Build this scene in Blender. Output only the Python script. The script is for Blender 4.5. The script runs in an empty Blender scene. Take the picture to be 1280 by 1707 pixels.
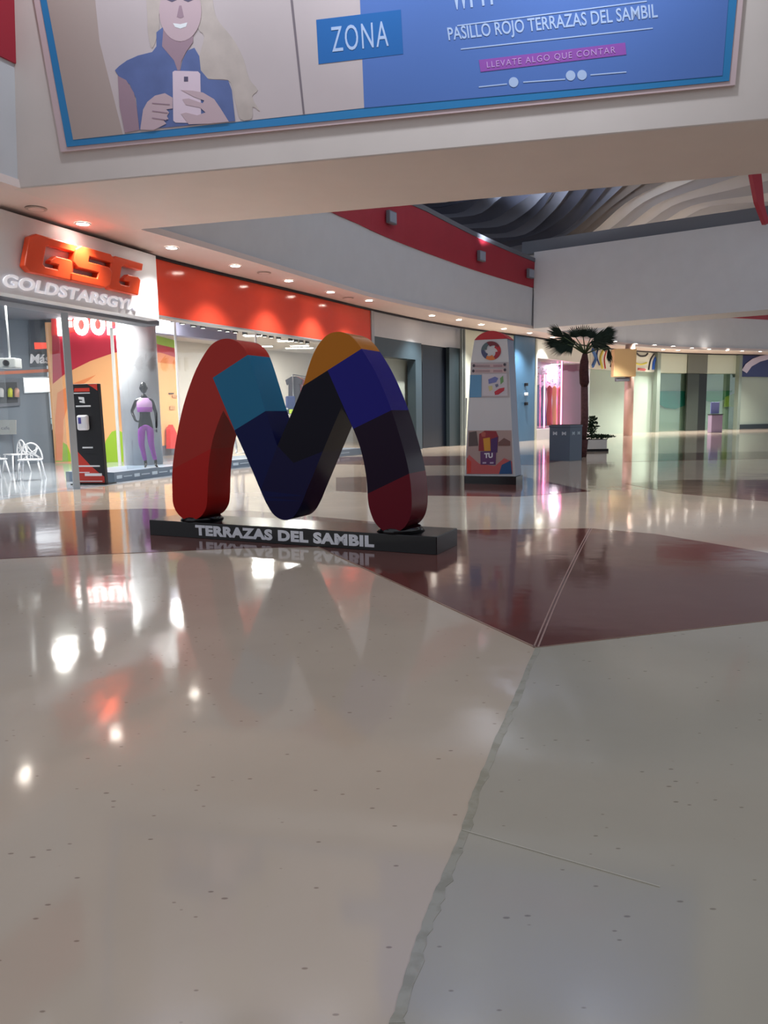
import bpy, bmesh, math, random
from mathutils import Vector as V, Matrix
random.seed(4)
C = bpy.context.scene.collection
R = math.radians
# ---------------------------------------------------------------- camera, world, exposure
FOC = 1230.0; PITCH = R(7.5); ROLL = R(.94); EYE = V((0, 0, 1.3))
r0 = V((1, 0, 0)); u0 = V((0, math.sin(PITCH), math.cos(PITCH))); FW = V((0, math.cos(PITCH), -math.sin(PITCH)))
RT = r0*math.cos(ROLL)-u0*math.sin(ROLL); UP = u0*math.cos(ROLL)+r0*math.sin(ROLL)
cam_data = bpy.data.cameras.new('camera'); cam = bpy.data.objects.new('camera', cam_data); C.objects.link(cam)
m = Matrix((RT, UP, -FW)).transposed().to_4x4(); m.translation = EYE; cam.matrix_world = m
cam_data.sensor_fit = 'VERTICAL'; cam_data.sensor_height = 24; cam_data.lens = 24*FOC/1707; cam_data.clip_end = 300
bpy.context.scene.camera = cam
w = bpy.data.worlds.new('world'); bpy.context.scene.world = w; w.use_nodes = True
w.node_tree.nodes['Background'].inputs[0].default_value = (.86, .92, 1, 1)
w.node_tree.nodes['Background'].inputs[1].default_value = .64
vs = bpy.context.scene.view_settings
vs.view_transform = 'Standard'; vs.look = 'None'; vs.gamma = 1; vs.use_curve_mapping = False; vs.exposure = 0.2
SPOT_W = 270; SHOP_W = 2.7

def lamp(kind, name, loc, energy, target=None, parent=None, col=(1, .96, .9), **k):
    d = bpy.data.lights.new(name, kind); d.energy = energy; d.color = col
    for a, b in k.items(): setattr(d, a, b)
    o = bpy.data.objects.new(name, d); C.objects.link(o)
    if parent is not None: o.parent = parent; loc = V(loc)-org(parent)
    o.location = loc
    if target is not None: o.rotation_euler = (V(target)-V(loc)-(org(parent) if parent is not None else V())).to_track_quat('-Z', 'Y').to_euler()
    return o

# ---------------------------------------------------------------- helpers
ORG = {}
def org(o): return ORG.get(o.name, V())
def ray(x, y): return FW*FOC+RT*(x-640)-UP*(y-853.5)
def pz(x, y, z=0):
    d = ray(x, y); t = (z-EYE.z)/d.z; return EYE+d*t
def pplane(x, y, P, n):
    d = ray(x, y); return EYE+d*((P-EYE).dot(n)/d.dot(n))
def proj(p):
    v = V(p)-EYE; return 640+FOC*v.dot(RT)/v.dot(FW), 853.5-FOC*v.dot(UP)/v.dot(FW)
def depth_pt(x, y, Y):                      # the point of the ray at distance Y down the hall
    d = ray(x, y); return EYE+d*(Y/d.y)

MATS = {}
def lin(c): return tuple(((v/255)/12.92 if v/255 <= .04045 else ((v/255+.055)/1.055)**2.4) for v in c)
def mat(name, rgb, rough=.5, metal=0, emit=0, noise=0, scale=8, spec=.5, coat=0, bump=0):
    if name in MATS: return MATS[name]
    mt = bpy.data.materials.new(name); mt.use_nodes = True; nt = mt.node_tree; b = nt.nodes['Principled BSDF']
    c = (*lin(rgb), 1)
    b.inputs['Base Color'].default_value = c; b.inputs['Roughness'].default_value = rough; b.inputs['Metallic'].default_value = metal
    b.inputs['Specular IOR Level'].default_value = spec; b.inputs['Coat Weight'].default_value = coat; b.inputs['Coat Roughness'].default_value = .08
    if emit:
        b.inputs['Emission Color'].default_value = c; b.inputs['Emission Strength'].default_value = emit
    if noise or bump:
        tc = nt.nodes.new('ShaderNodeTexCoord'); n = nt.nodes.new('ShaderNodeTexNoise'); n.inputs['Scale'].default_value = scale; n.inputs['Detail'].default_value = 5
        nt.links.new(tc.outputs['Object'], n.inputs['Vector'])
        if noise:
            r = nt.nodes.new('ShaderNodeValToRGB'); r.color_ramp.elements[0].position = .3; r.color_ramp.elements[1].position = .7
            r.color_ramp.elements[0].color = (*[v*(1-noise) for v in c[:3]], 1); r.color_ramp.elements[1].color = (*[min(1, v*(1+noise)) for v in c[:3]], 1)
            nt.links.new(n.outputs['Fac'], r.inputs[0]); nt.links.new(r.outputs[0], b.inputs['Base Color'])
        if bump:
            bp = nt.nodes.new('ShaderNodeBump'); bp.inputs['Strength'].default_value = bump; bp.inputs['Distance'].default_value = .02
            nt.links.new(n.outputs['Fac'], bp.inputs['Height']); nt.links.new(bp.outputs[0], b.inputs['Normal'])
    MATS[name] = mt; return mt

def glassmat(name, tint, refl):
    mt = bpy.data.materials.new(name); mt.use_nodes = True; nt = mt.node_tree; nt.nodes.clear()
    o = nt.nodes.new('ShaderNodeOutputMaterial'); mx = nt.nodes.new('ShaderNodeMixShader'); t = nt.nodes.new('ShaderNodeBsdfTransparent'); g = nt.nodes.new('ShaderNodeBsdfGlossy')
    t.inputs[0].default_value = (*tint, 1); g.inputs['Roughness'].default_value = .02
    f = nt.nodes.new('ShaderNodeFresnel'); f.inputs[0].default_value = 1.45
    mu = nt.nodes.new('ShaderNodeMath'); mu.operation = 'MULTIPLY'; mu.inputs[1].default_value = refl
    nt.links.new(f.outputs[0], mu.inputs[0]); nt.links.new(mu.outputs[0], mx.inputs[0]); nt.links.new(t.outputs[0], mx.inputs[1]); nt.links.new(g.outputs[0], mx.inputs[2]); nt.links.new(mx.outputs[0], o.inputs[0])
    MATS[name] = mt; return mt

def speckle(name, base, dark, rough=.1, amt=.03, worn=None):
    """polished terrazzo: soft clouding, fine dark chips and a slightly wavy polish"""
    mt = bpy.data.materials.new(name); mt.use_nodes = True; nt = mt.node_tree; b = nt.nodes['Principled BSDF']; L = nt.links.new; N = nt.nodes.new
    tc = N('ShaderNodeTexCoord')
    n1 = N('ShaderNodeTexNoise'); n1.inputs['Scale'].default_value = .9; n1.inputs['Detail'].default_value = 6; L(tc.outputs['Object'], n1.inputs['Vector'])
    r1 = N('ShaderNodeValToRGB'); r1.color_ramp.elements[0].position = .3; r1.color_ramp.elements[1].position = .72
    c = lin(base); r1.color_ramp.elements[0].color = (*[v*(1-amt*2.4) for v in c], 1); r1.color_ramp.elements[1].color = (*[v*(1+amt*2) for v in c], 1); L(n1.outputs['Fac'], r1.inputs[0])
    v = N('ShaderNodeTexVoronoi'); v.inputs['Scale'].default_value = 9; v.inputs['Randomness'].default_value = 1
    mp = N('ShaderNodeMapping'); mp.inputs['Scale'].default_value = (1, 2.2, 1); mp.inputs['Rotation'].default_value = (0, 0, .5)
    L(tc.outputs['Object'], mp.inputs[0]); L(mp.outputs[0], v.inputs['Vector'])
    n2 = N('ShaderNodeTexNoise'); n2.inputs['Scale'].default_value = 3.; L(tc.outputs['Object'], n2.inputs['Vector'])
    th = N('ShaderNodeMath'); th.operation = 'MULTIPLY'; th.inputs[1].default_value = .17; L(n2.outputs['Fac'], th.inputs[0])
    sb = N('ShaderNodeMath'); sb.operation = 'SUBTRACT'; L(th.outputs[0], sb.inputs[0]); L(v.outputs['Distance'], sb.inputs[1])
    gt = N('ShaderNodeMapRange'); gt.inputs[1].default_value = 0; gt.inputs[2].default_value = .03; gt.inputs[4].default_value = .6; L(sb.outputs[0], gt.inputs[0])
    mx = N('ShaderNodeMix'); mx.data_type = 'RGBA'; mx.inputs['B'].default_value = (*lin(dark), 1); L(gt.outputs[0], mx.inputs[0]); L(r1.outputs[0], mx.inputs['A'])
    out = mx.outputs['Result']
    if worn:
        n3 = N('ShaderNodeTexNoise'); n3.inputs['Scale'].default_value = 14; n3.inputs['Detail'].default_value = 6; L(tc.outputs['Object'], n3.inputs['Vector'])
        r3 = N('ShaderNodeMapRange'); r3.inputs[1].default_value = .47; r3.inputs[2].default_value = .62; r3.inputs[4].default_value = .6; L(n3.outputs['Fac'], r3.inputs[0])
        m3 = N('ShaderNodeMix'); m3.data_type = 'RGBA'; m3.inputs['B'].default_value = (*lin(worn), 1); L(r3.outputs[0], m3.inputs[0]); L(out, m3.inputs['A']); out = m3.outputs['Result']
    L(out, b.inputs['Base Color'])
    n4 = N('ShaderNodeTexNoise'); n4.inputs['Scale'].default_value = 1.3; n4.inputs['Detail'].default_value = 3; L(tc.outputs['Object'], n4.inputs['Vector'])
    bp = N('ShaderNodeBump'); bp.inputs['Strength'].default_value = .16; bp.inputs['Distance'].default_value = .02; L(n4.outputs['Fac'], bp.inputs['Height']); L(bp.outputs[0], b.inputs['Normal'])
    b.inputs['Roughness'].default_value = rough; b.inputs['Specular IOR Level'].default_value = .6
    MATS[name] = mt; return mt

class MB:
    def __init__(s): s.v = []; s.f = []; s.m = []; s.sm = []; s.mats = []
    def mi(s, m_):
        if m_ not in s.mats: s.mats.append(m_)
        return s.mats.index(m_)
    def add(s, vs_, fs, m_, smooth=False):
        b = len(s.v); s.v += [V(p) for p in vs_]; k = s.mi(m_)
        for f in fs: s.f.append([b+i for i in f]); s.m.append(k); s.sm.append(smooth)
        return s
    def prism(s, pts, ext, m_, m2=None):
        n = len(pts); pts = [V(p) for p in pts]; ext = V(ext)
        nrm = V()
        for i in range(n): nrm += pts[i].cross(pts[(i+1) % n])
        nrm = sum(((pts[i]-pts[0]).cross(pts[(i+1) % n]-pts[0]) for i in range(n)), V())
        if nrm.dot(ext) > 0: pts = pts[::-1]
        s.add(pts+[p+ext for p in pts], [list(range(n))], m_)
        b = len(s.v)-2*n; k = s.mi(m2 or m_)
        s.f.append([b+n+i for i in range(n)][::-1]); s.m.append(k); s.sm.append(False)
        for i in range(n):
            j = (i+1) % n; s.f.append([b+j, b+i, b+n+i, b+n+j]); s.m.append(k); s.sm.append(False)
        return s
    def box(s, c, size, m_, rz=0, R3=None):
        c = V(c); M = R3 or Matrix.Rotation(rz, 3, 'Z'); x, y, z = [d/2 for d in size]
        vs_ = [c+M@V((a*x, b*y, d*z)) for d in (-1, 1) for a, b in ((-1, -1), (1, -1), (1, 1), (-1, 1))]
        return s.add(vs_, [[3, 2, 1, 0], [4, 5, 6, 7], [0, 1, 5, 4], [1, 2, 6, 5], [2, 3, 7, 6], [3, 0, 4, 7]], m_)
    def tube(s, pts, rad, m_, n=10, smooth=True):
        pts = [V(p) for p in pts]
        if not hasattr(rad, '__len__'): rad = [rad]*len(pts)
        vs_ = []; prev = None
        for i, p in enumerate(pts):
            t = (pts[min(i+1, len(pts)-1)]-pts[max(i-1, 0)]).normalized()
            a = V((0, 0, 1)) if abs(t.z) < .9 else V((1, 0, 0))
            if prev is not None: a = prev
            x = (a-t*a.dot(t)).normalized(); prev = x; y = t.cross(x)
            for k in range(n):
                q = 2*math.pi*k/n; vs_.append(p+(x*math.cos(q)+y*math.sin(q))*rad[i])
        fs = [[i*n+k, i*n+(k+1) % n, (i+1)*n+(k+1) % n, (i+1)*n+k] for i in range(len(pts)-1) for k in range(n)]
        s.add(vs_, fs, m_, smooth); b = len(s.v)-len(vs_); k0 = s.mi(m_)
        s.f.append([b+k for k in range(n)][::-1]); s.f.append([len(s.v)-n+k for k in range(n)]); s.m += [k0, k0]; s.sm += [False, False]
        return s
    def ball(s, c, r, m_, n=14, k=8, R3=None):
        c = V(c); r = V(r) if hasattr(r, '__len__') else V((r, r, r)); M = R3 or Matrix.Identity(3)
        vs_ = [c+M@V((0, 0, -r.z))]
        for i in range(1, k):
            a = math.pi*i/k-math.pi/2
            for j in range(n): q = 2*math.pi*j/n; vs_.append(c+M@V((r.x*math.cos(a)*math.cos(q), r.y*math.cos(a)*math.sin(q), r.z*math.sin(a))))
        vs_.append(c+M@V((0, 0, r.z))); fs = [[0, 1+(j+1) % n, 1+j] for j in range(n)]
        for i in range(k-2):
            for j in range(n): fs.append([1+i*n+j, 1+i*n+(j+1) % n, 1+(i+1)*n+(j+1) % n, 1+(i+1)*n+j])
        T = len(vs_)-1; fs += [[1+(k-2)*n+j, 1+(k-2)*n+(j+1) % n, T] for j in range(n)]
        return s.add(vs_, fs, m_, True)
    def build(s, name, parent=None, bevel=0, origin=None):
        o_ = org(parent) if parent is not None else (V(origin) if origin is not None else V())
        me = bpy.data.meshes.new(name); me.from_pydata([p-o_ for p in s.v], [], s.f)
        for m_ in s.mats: me.materials.append(m_)
        me.polygons.foreach_set('material_index', s.m); me.polygons.foreach_set('use_smooth', s.sm)
        me.validate(); me.update()
        o = bpy.data.objects.new(name, me); C.objects.link(o)
        if parent is not None: o.parent = parent; ORG[o.name] = o_
        elif origin is not None: o.location = o_; ORG[o.name] = o_
        if bevel:
            b = o.modifiers.new('bevel', 'BEVEL'); b.width = bevel; b.segments = 2; b.limit_method = 'ANGLE'; b.angle_limit = R(40)
        return o

def tag(o, label=None, cat=None, group=None, kind=None):
    if label: o['label'] = label
    if cat: o['category'] = cat
    if group: o['group'] = group
    if kind: o['kind'] = kind
    return o
def struct(mb, name, bevel=0): return tag(mb.build(name, bevel=bevel), kind='structure')
def thing(name, label, cat, loc, group=None):
    o = bpy.data.objects.new(name, None); C.objects.link(o); o.location = loc; o.empty_display_size = .2
    ORG[o.name] = V(loc); return tag(o, label, cat, group)
def copy_tree(o, parent=None):
    c = o.copy(); C.objects.link(c)
    if parent is not None: c.parent = parent
    if o.name in ORG: ORG[c.name] = ORG[o.name].copy()
    for ch in list(o.children): copy_tree(ch, c)
    return c
def place(o, loc, rz=0): o.location = loc; o.rotation_euler = (0, 0, rz); ORG[o.name] = V(loc); return o

def text(name, body, O, u, v, m_, n=None, thick=.004, bold=.0, shear=0, parent=None, spacing=1):
    """lettering mesh whose bounding box is O..O+u..O+v"""
    cu = bpy.data.curves.new(name, 'FONT'); cu.body = body; cu.extrude = .5; cu.offset = bold; cu.shear = shear; cu.space_character = spacing; cu.resolution_u = 4
    to = bpy.data.objects.new(name, cu); C.objects.link(to); bpy.context.view_layer.update()
    me = bpy.data.meshes.new_from_object(to.evaluated_get(bpy.context.evaluated_depsgraph_get())); bpy.data.objects.remove(to)
    xs = [q.co.x for q in me.vertices]; ys = [q.co.y for q in me.vertices]; x0, x1, y0, y1 = min(xs), max(xs), min(ys), max(ys)
    O, u, v = V(O), V(u), V(v); n = V(n) if n is not None else u.cross(v).normalized()
    base = org(parent) if parent is not None else V()
    for q in me.vertices: q.co = O+u*((q.co.x-x0)/(x1-x0))+v*((q.co.y-y0)/(y1-y0))+n*((q.co.z+.5)*thick)-base
    me.materials.clear(); me.materials.append(m_)
    o = bpy.data.objects.new(name, me); C.objects.link(o)
    if parent is not None: o.parent = parent; ORG[o.name] = base
    return o

def crom(pts, k=5):
    out = []; n = len(pts)
    for i in range(n-1):
        p0, p1, p2, p3 = [pts[min(max(j, 0), n-1)] for j in (i-1, i, i+1, i+2)]
        for t in range(k):
            t /= k
            out.append(tuple(.5*(2*b+(c-a)*t+(2*a-5*b+4*c-d)*t*t+(3*b-a-3*c+d)*t**3) for a, b, c, d in zip(p0, p1, p2, p3)))
    return out+[tuple(pts[-1])]

# the curved shopping-hall wall in plan, seen along azimuths
WALL = crom([(-7.3, 8.6), (-6.85, 10.6), (-6.32, 12.5), (-5.75, 13.95), (-4.82, 16.28), (-4.11, 17.8), (-3.2, 19.5), (-1.85, 22), (-.3, 24.9), (1.4, 27.7), (3.2, 30.3), (4.95, 32.4), (6.9, 34.6), (8.5, 36.6), (10.4, 39.1), (13, 42), (16, 44.5), (19, 46.2), (22.5, 47.7), (27, 49.4), (34, 51.5)], 4)
EDGE = crom([(-7.0, 6.5), (-6.35, 9.2), (-5.41, 11.62), (-4.44, 14.15), (-3.9, 15.2), (-2.7, 17.6), (-1.3, 20.5), (.1, 23.2), (2.7, 27), (4.4, 29.2), (6.24, 31.4)], 4)
EDGE2 = crom([(6.24, 31.4), (8.2, 33.9), (10.2, 36.7), (13, 40), (15.8, 42.2), (18.6, 43.6), (21.8, 45.0), (26, 46.8), (33, 49)], 3)
CEIL = 4.75
def hit(x, y, line=WALL):
    """point where the sight line through a pixel meets the vertical wall built on line"""
    d = ray(x, y); best = None
    for (ax, ay), (bx, by) in zip(line[:-1], line[1:]):
        ex, ey = bx-ax, by-ay; den = d.x*ey-d.y*ex
        if abs(den) < 1e-9: continue
        t = (ax*ey-ay*ex)/den; s_ = (ax*d.y-ay*d.x)/den
        if t > 0 and -1e-6 <= s_ <= 1+1e-6 and (best is None or t < best): best = t
    return EYE+d*best
def offs(line, o):                        # shift the plan line into the shops by o
    out = []
    for i, p in enumerate(line):
        a = line[max(i-1, 0)]; b = line[min(i+1, len(line)-1)]; t = V((b[0]-a[0], b[1]-a[1])).normalized(); k = o(p) if callable(o) else o; out.append((p[0]-t.y*k, p[1]+t.x*k))
    return out
def run(xa, xb, line=WALL, n=None):        # plan points of line between two pixels' azimuths
    A, B = hit(*xa, line=line), hit(*xb, line=line); pa = A.xy; pb = B.xy
    mid = [V(p) for p in line if (V(p)-pa).dot(pb-pa) > 1e-3 and (V(p)-pb).dot(pa-pb) > 1e-3]
    return [pa]+mid+[pb]
def strip(mb, pl, z0, z1, th, m_):         # a wall standing on the plan points pl, thickened into the shop
    q = offs([tuple(p) for p in pl], th); n = len(pl)
    vs_ = [V((p[0], p[1], z)) for z in (z0, z1) for p in pl]+[V((p[0], p[1], z)) for z in (z0, z1) for p in q]
    fs = []
    for i in range(n-1):
        fs += [[i, i+1, n+i+1, n+i], [2*n+i+1, 2*n+i, 3*n+i, 3*n+i+1], [n+i, n+i+1, 3*n+i+1, 3*n+i], [i+1, i, 2*n+i, 2*n+i+1]]
    fs += [[0, n, 3*n, 2*n], [n-1, 3*n-1, 4*n-1, 2*n-1]]
    return mb.add(vs_, fs, m_)

# ---------------------------------------------------------------- materials
beige = speckle('beige_terrazzo', (198, 180, 162), (110, 86, 72), .075)
grey_t = speckle('grey_terrazzo', (174, 166, 152), (104, 92, 80), .10)
worn_t = speckle('worn_terrazzo', (166, 160, 144), (98, 92, 78), .16, worn=(140, 134, 114))
maroon = speckle('maroon_terrazzo', (104, 62, 56), (76, 44, 42), .09)
shop_t = speckle('shop_tile', (172, 178, 186), (120, 124, 130), .1)
joint = mat('brass_joint', (150, 120, 105), .35)
white = mat('white_plaster', (202, 204, 210), .6, noise=.02, scale=2)
beamw = mat('beam_plaster', (216, 205, 200), .6, noise=.02, scale=2)
soff = mat('soffit_plaster', (222, 206, 202), .6, noise=.02, scale=2)
red = mat('red_paint', (162, 36, 54), .55, noise=.05, scale=1)
redgloss = mat('red_gloss_panel', (244, 84, 60), .12, noise=.03, scale=.6)
dkline = mat('dark_shadow_gap', (40, 38, 48), .6)
alu = mat('aluminium', (176, 182, 188), .35, .5)
steel = mat('grey_steel', (104, 108, 118), .5)
glass = glassmat('shop_glass', (.95, .97, .97), .22)
gglass = glassmat('green_glass', (.86, .93, .89), .5)
black = mat('black_gloss', (12, 12, 16), .18)
blackm = mat('black_matt', (20, 20, 26), .5)
lampm = mat('lamp_glow', (255, 246, 232), emit=28)
whitep = mat('white_print', (232, 234, 238), .5)
whitel = mat('white_letter', (238, 238, 245), .35)

# ---------------------------------------------------------------- floor
F = MB()
F.box((8, 30, -.05), (90, 76, .1), beige)
def inlay(pts, m_, z=.0015, world=False):
    P = [V((p[0], p[1], 0)) if world else pz(*p) for p in pts]
    for p in P: p.z = 0
    F.prism(P, (0, 0, z), m_)
edge_px = [(893, 1080), (870, 1130), (850, 1178), (830, 1220), (806, 1278), (785, 1330), (768, 1384), (750, 1430), (724, 1490), (700, 1550), (674, 1630), (650, 1707)]
ew = [pz(*p).xy for p in crom(edge_px, 6)]
rag = [V((p.x+random.uniform(-.003, .003), p.y)) for p in ew]
bot = pz(640, 1760).xy
inlay([tuple(p) for p in rag]+[tuple(bot), (-.05, -4), (14, -4), (14, 7.2), tuple(pz(1280, 1035).xy)], grey_t, world=True)
wr = [V((p.x+.025+.012*random.random(), p.y)) for i, p in enumerate(rag)]
inlay([tuple(p) for p in rag]+[tuple(p) for p in wr[::-1]], worn_t, .0025, world=True)
big = [(893, 1080), (1280, 1035), (1500, 1010), (1500, 960), (1280, 922), (1180, 905), (1090, 890), (985, 881), (880, 882), (770, 884), (600, 868), (420, 852), (240, 848), (120, 852), (0, 856), (-200, 865), (-200, 950), (0, 932), (120, 926), (250, 921), (400, 914), (530, 912), (600, 943), (720, 1000)]
inlay(big, maroon, .003)
def jline(a, b, w_, m_, z=.0045, px=True):
    A = pz(*a) if px else V((*a, 0)); B = pz(*b) if px else V((*b, 0)); t = (B-A).normalized(); s_ = V((-t.y, t.x, 0))*w_/2
    F.prism([A-s_, B-s_, B+s_, A+s_], (0, 0, z), m_)
jp = crom([(893, 1080), (925, 1003), (952, 945), (972, 905), (985, 881)], 4)
jw = mat('joint_filler', (150, 124, 116), .5, noise=.15, scale=60)
A = [pz(*p).xy for p in jp]
for s_ in (-.012, .012):
    for a, b in zip(A[:-1], A[1:]): jline((a.x+s_, a.y), (b.x+s_, b.y), .009, jw, px=False)
jline((893, 1080), (530, 912), .012, joint); jline((893, 1080), (1280, 1035), .006, joint)
jline((770, 1385), (1100, 1480), .0028, mat('pale_joint', (196, 188, 174), .4))
inlay([(560, 796), (700, 793), (860, 792), (985, 819), (860, 828), (700, 826), (560, 818)], maroon, .002)
inlay([(560, 762), (700, 761), (900, 758), (960, 764), (900, 775), (700, 776), (560, 774)], maroon, .002)
inlay([(1040, 806), (1130, 800), (1420, 800), (1420, 850), (1280, 836), (1120, 822)], maroon, .002)
inlay([(1040, 757), (1300, 752), (1300, 764), (1040, 770)], maroon, .002)
sh = offs(WALL, -.05)
inlay([p for p in sh if p[1] < 21]+[(-9, 26), (-22, 22), (-22, 5)], shop_t, .002, world=True)
struct(F, 'floor')

# ---------------------------------------------------------------- soffit, bulkheads, beam, bridge
s1 = MB(); wl = offs(WALL, .05)
ins = EDGE+EDGE2[1:]
def sheet(mb, la, lb, z, th, m_, n=60):
    def samp(l, t):
        L_ = [0]
        for a, b in zip(l[:-1], l[1:]): L_.append(L_[-1]+(V(b)-V(a)).length)
        d = t*L_[-1]
        for i in range(len(l)-1):
            if d <= L_[i+1]+1e-9:
                k = (d-L_[i])/(L_[i+1]-L_[i]); return V(l[i]).lerp(V(l[i+1]), k)
        return V(l[-1])
    P = [samp(la, i/n) for i in range(n+1)]; Q = [samp(lb, i/n) for i in range(n+1)]
    vs_ = [V((p.x, p.y, zz)) for zz in (z, z+th) for l in (P, Q) for p in l]; k = n+1; fs = []
    for i in range(n):
        fs += [[i, i+1, k+i+1, k+i], [2*k+i+1, 2*k+i, 3*k+i, 3*k+i+1], [i+1, i, 2*k+i, 2*k+i+1], [k+i, k+i+1, 3*k+i+1, 3*k+i]]
    return mb.add(vs_, fs, m_)
sheet(s1, wl, offs(ins, -.05), CEIL+.004, .12, soff); struct(s1, 'ceiling')
# slim shadow gap where soffit meets the shopfronts
g = MB(); strip(g, [V(p) for p in offs(WALL, -.05)], CEIL-.06, CEIL-.002, .08, dkline); struct(g, 'trim_1')
def lean(p): return .22 if p[1] < 12 else max(.04, .22-.18*(p[1]-12)/9)
def lstrip(mb, line, off, z0, z1, th, m_):           # a bulkhead strip that leans into the hall as it rises; z0, z1 are functions of the plan point
    n = len(line); L = []
    for zf in (z0, z1):
        for o2 in (off, off+th):
            L.append([V((*q, zf(p))) for q, p in zip(offs(line, lambda p: o2-lean(p)*(zf(p)-CEIL)), line)])
    a, b, c, d = L; vs_ = a+b+c+d; fs = []
    for i in range(n-1):
        fs += [[i, i+1, 2*n+i+1, 2*n+i], [n+i+1, n+i, 3*n+i, 3*n+i+1], [2*n+i, 2*n+i+1, 3*n+i+1, 3*n+i], [i+1, i, n+i, n+i+1]]
    fs += [[0, 2*n, 3*n, n], [n-1, 2*n-1, 4*n-1, 3*n-1]]
    return mb.add(vs_, fs, m_)
def lhit(x, y):
    z = 6.5
    for _ in range(6): z = hit(x, y, offs(EDGE, lambda p: -lean(p)*(z-CEIL))).z
    return hit(x, y, offs(EDGE, lambda p: -lean(p)*(z-CEIL)))
ra, rc = lhit(600, 375), lhit(885, 479); ta, tc = lhit(700, 348), lhit(885, 435); print('red band', ra, rc, ta, tc, lhit(20, 104))
nr = lhit(18, 104)
def lerpz(a, b, c=None):
    def f(p):
        if p[1] >= a.y or c is None: return a.z+(b.z-a.z)*max(0, min(1.1, (p[1]-a.y)/(b.y-a.y)))
        return a.z+(c-a.z)*min(1.3, (a.y-p[1])/(a.y-nr.y))
    return f
ZR0, ZR1 = lerpz(ra, rc, nr.z), lerpz(ta, tc, nr.z+ta.z-ra.z)
b1 = MB(); lstrip(b1, EDGE, 0, lambda p: CEIL+.006, lambda p: ZR1(p)-.02, .25, white); struct(b1, 'wall_upper_left')
rb = MB(); lstrip(rb, EDGE, -.03, ZR0, ZR1, .03, red); struct(rb, 'trim_2')
cp = MB(); lstrip(cp, EDGE, -.05, lambda p: ZR1(p)+.01, lambda p: ZR1(p)+.16, .34, steel); struct(cp, 'trim_3')
b2 = MB(); strip(b2, [V(p) for p in EDGE2], CEIL+.001, 7.6, .25, white); struct(b2, 'wall_upper_back')
rb2 = MB(); strip(rb2, [V(p) for p in offs(EDGE2, -.03)][12:], 6.62, 7.78, .03, red); struct(rb2, 'trim_4')
# beam with a leaning front
BL, BR = V((-5.50, 11.64, CEIL)), V((9, 8.50, CEIL)); BL2, BR2 = V((-4.55, 14.18, CEIL)), V((9, 10.62, CEIL))
bt = (BR-BL).normalized(); bn = V((bt.y, -bt.x, 0))                 # bn points to the camera
LEAN = .175; up_b = (V((0, 0, 1))+bn*LEAN)
bm_ = MB(); hgt = 4.2
vsb = [BL, BR, BR2, BL2, BL+up_b*hgt, BR+up_b*hgt, BR2+V((0, 0, hgt)), BL2+V((0, 0, hgt))]
bm_.add(vsb, [[3, 2, 1, 0], [4, 5, 6, 7], [0, 1, 5, 4], [1, 2, 6, 5], [2, 3, 7, 6], [3, 0, 4, 7]], beamw); struct(bm_, 'wall_beam', .02)
bplane = bn+V((0, 0, -LEAN)); bplane.normalize()                    # normal of the leaning face
def onb(x, y, off=0.0): return pplane(x, y, BL+bplane*off, bplane)
# bridge
G1, G2 = V((6.24, 31.4, CEIL)), V((13.61, 26.6, CEIL)); gt_ = (G2-G1).normalized(); G3 = G2+gt_*9; gb = V((-gt_.y, gt_.x, 0))*1.7
G0 = G1+gt_*.10
gn = V((gt_.y, -gt_.x, 0)); HB = ((pplane(890, 425, G1, gn).z+pplane(1275, 361, G1, gn).z)/2)-CEIL; print('bridge', pplane(890, 425, G1, gn).z, pplane(1275, 361, G1, gn).z)
mbr = MB(); mbr.prism([G0, G3, G3+gb, G0+gb], (0, 0, HB), white); struct(mbr, 'wall_bridge')
mbr = MB(); mbr.prism([G0-gt_*.6+V((0, 0, HB))+gb*.1, G3+V((0, 0, HB))+gb*.1, G3+V((0, 0, HB))+gb*.3, G0-gt_*.6+V((0, 0, HB))+gb*.3], (0, 0, .5), steel); struct(mbr, 'trim_5')
# walls out of view; rear and right ones added to hold back level skylight
mbw = MB(); mbw.box((14, 61, 2.4), (50, .3, 4.7), white); struct(mbw, 'wall_back')
hw = mat('blocker_wall_dim', (120, 116, 118), .8)
mbw = MB(); mbw.box((3, -7.9, 4.5), (30, .3, 9), hw); struct(mbw, 'wall_rear_blocker')
mbw = MB(); mbw.box((17.9, 6, 3.2), (.3, 28, 6.4), hw); struct(mbw, 'wall_right_blocker')

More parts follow.
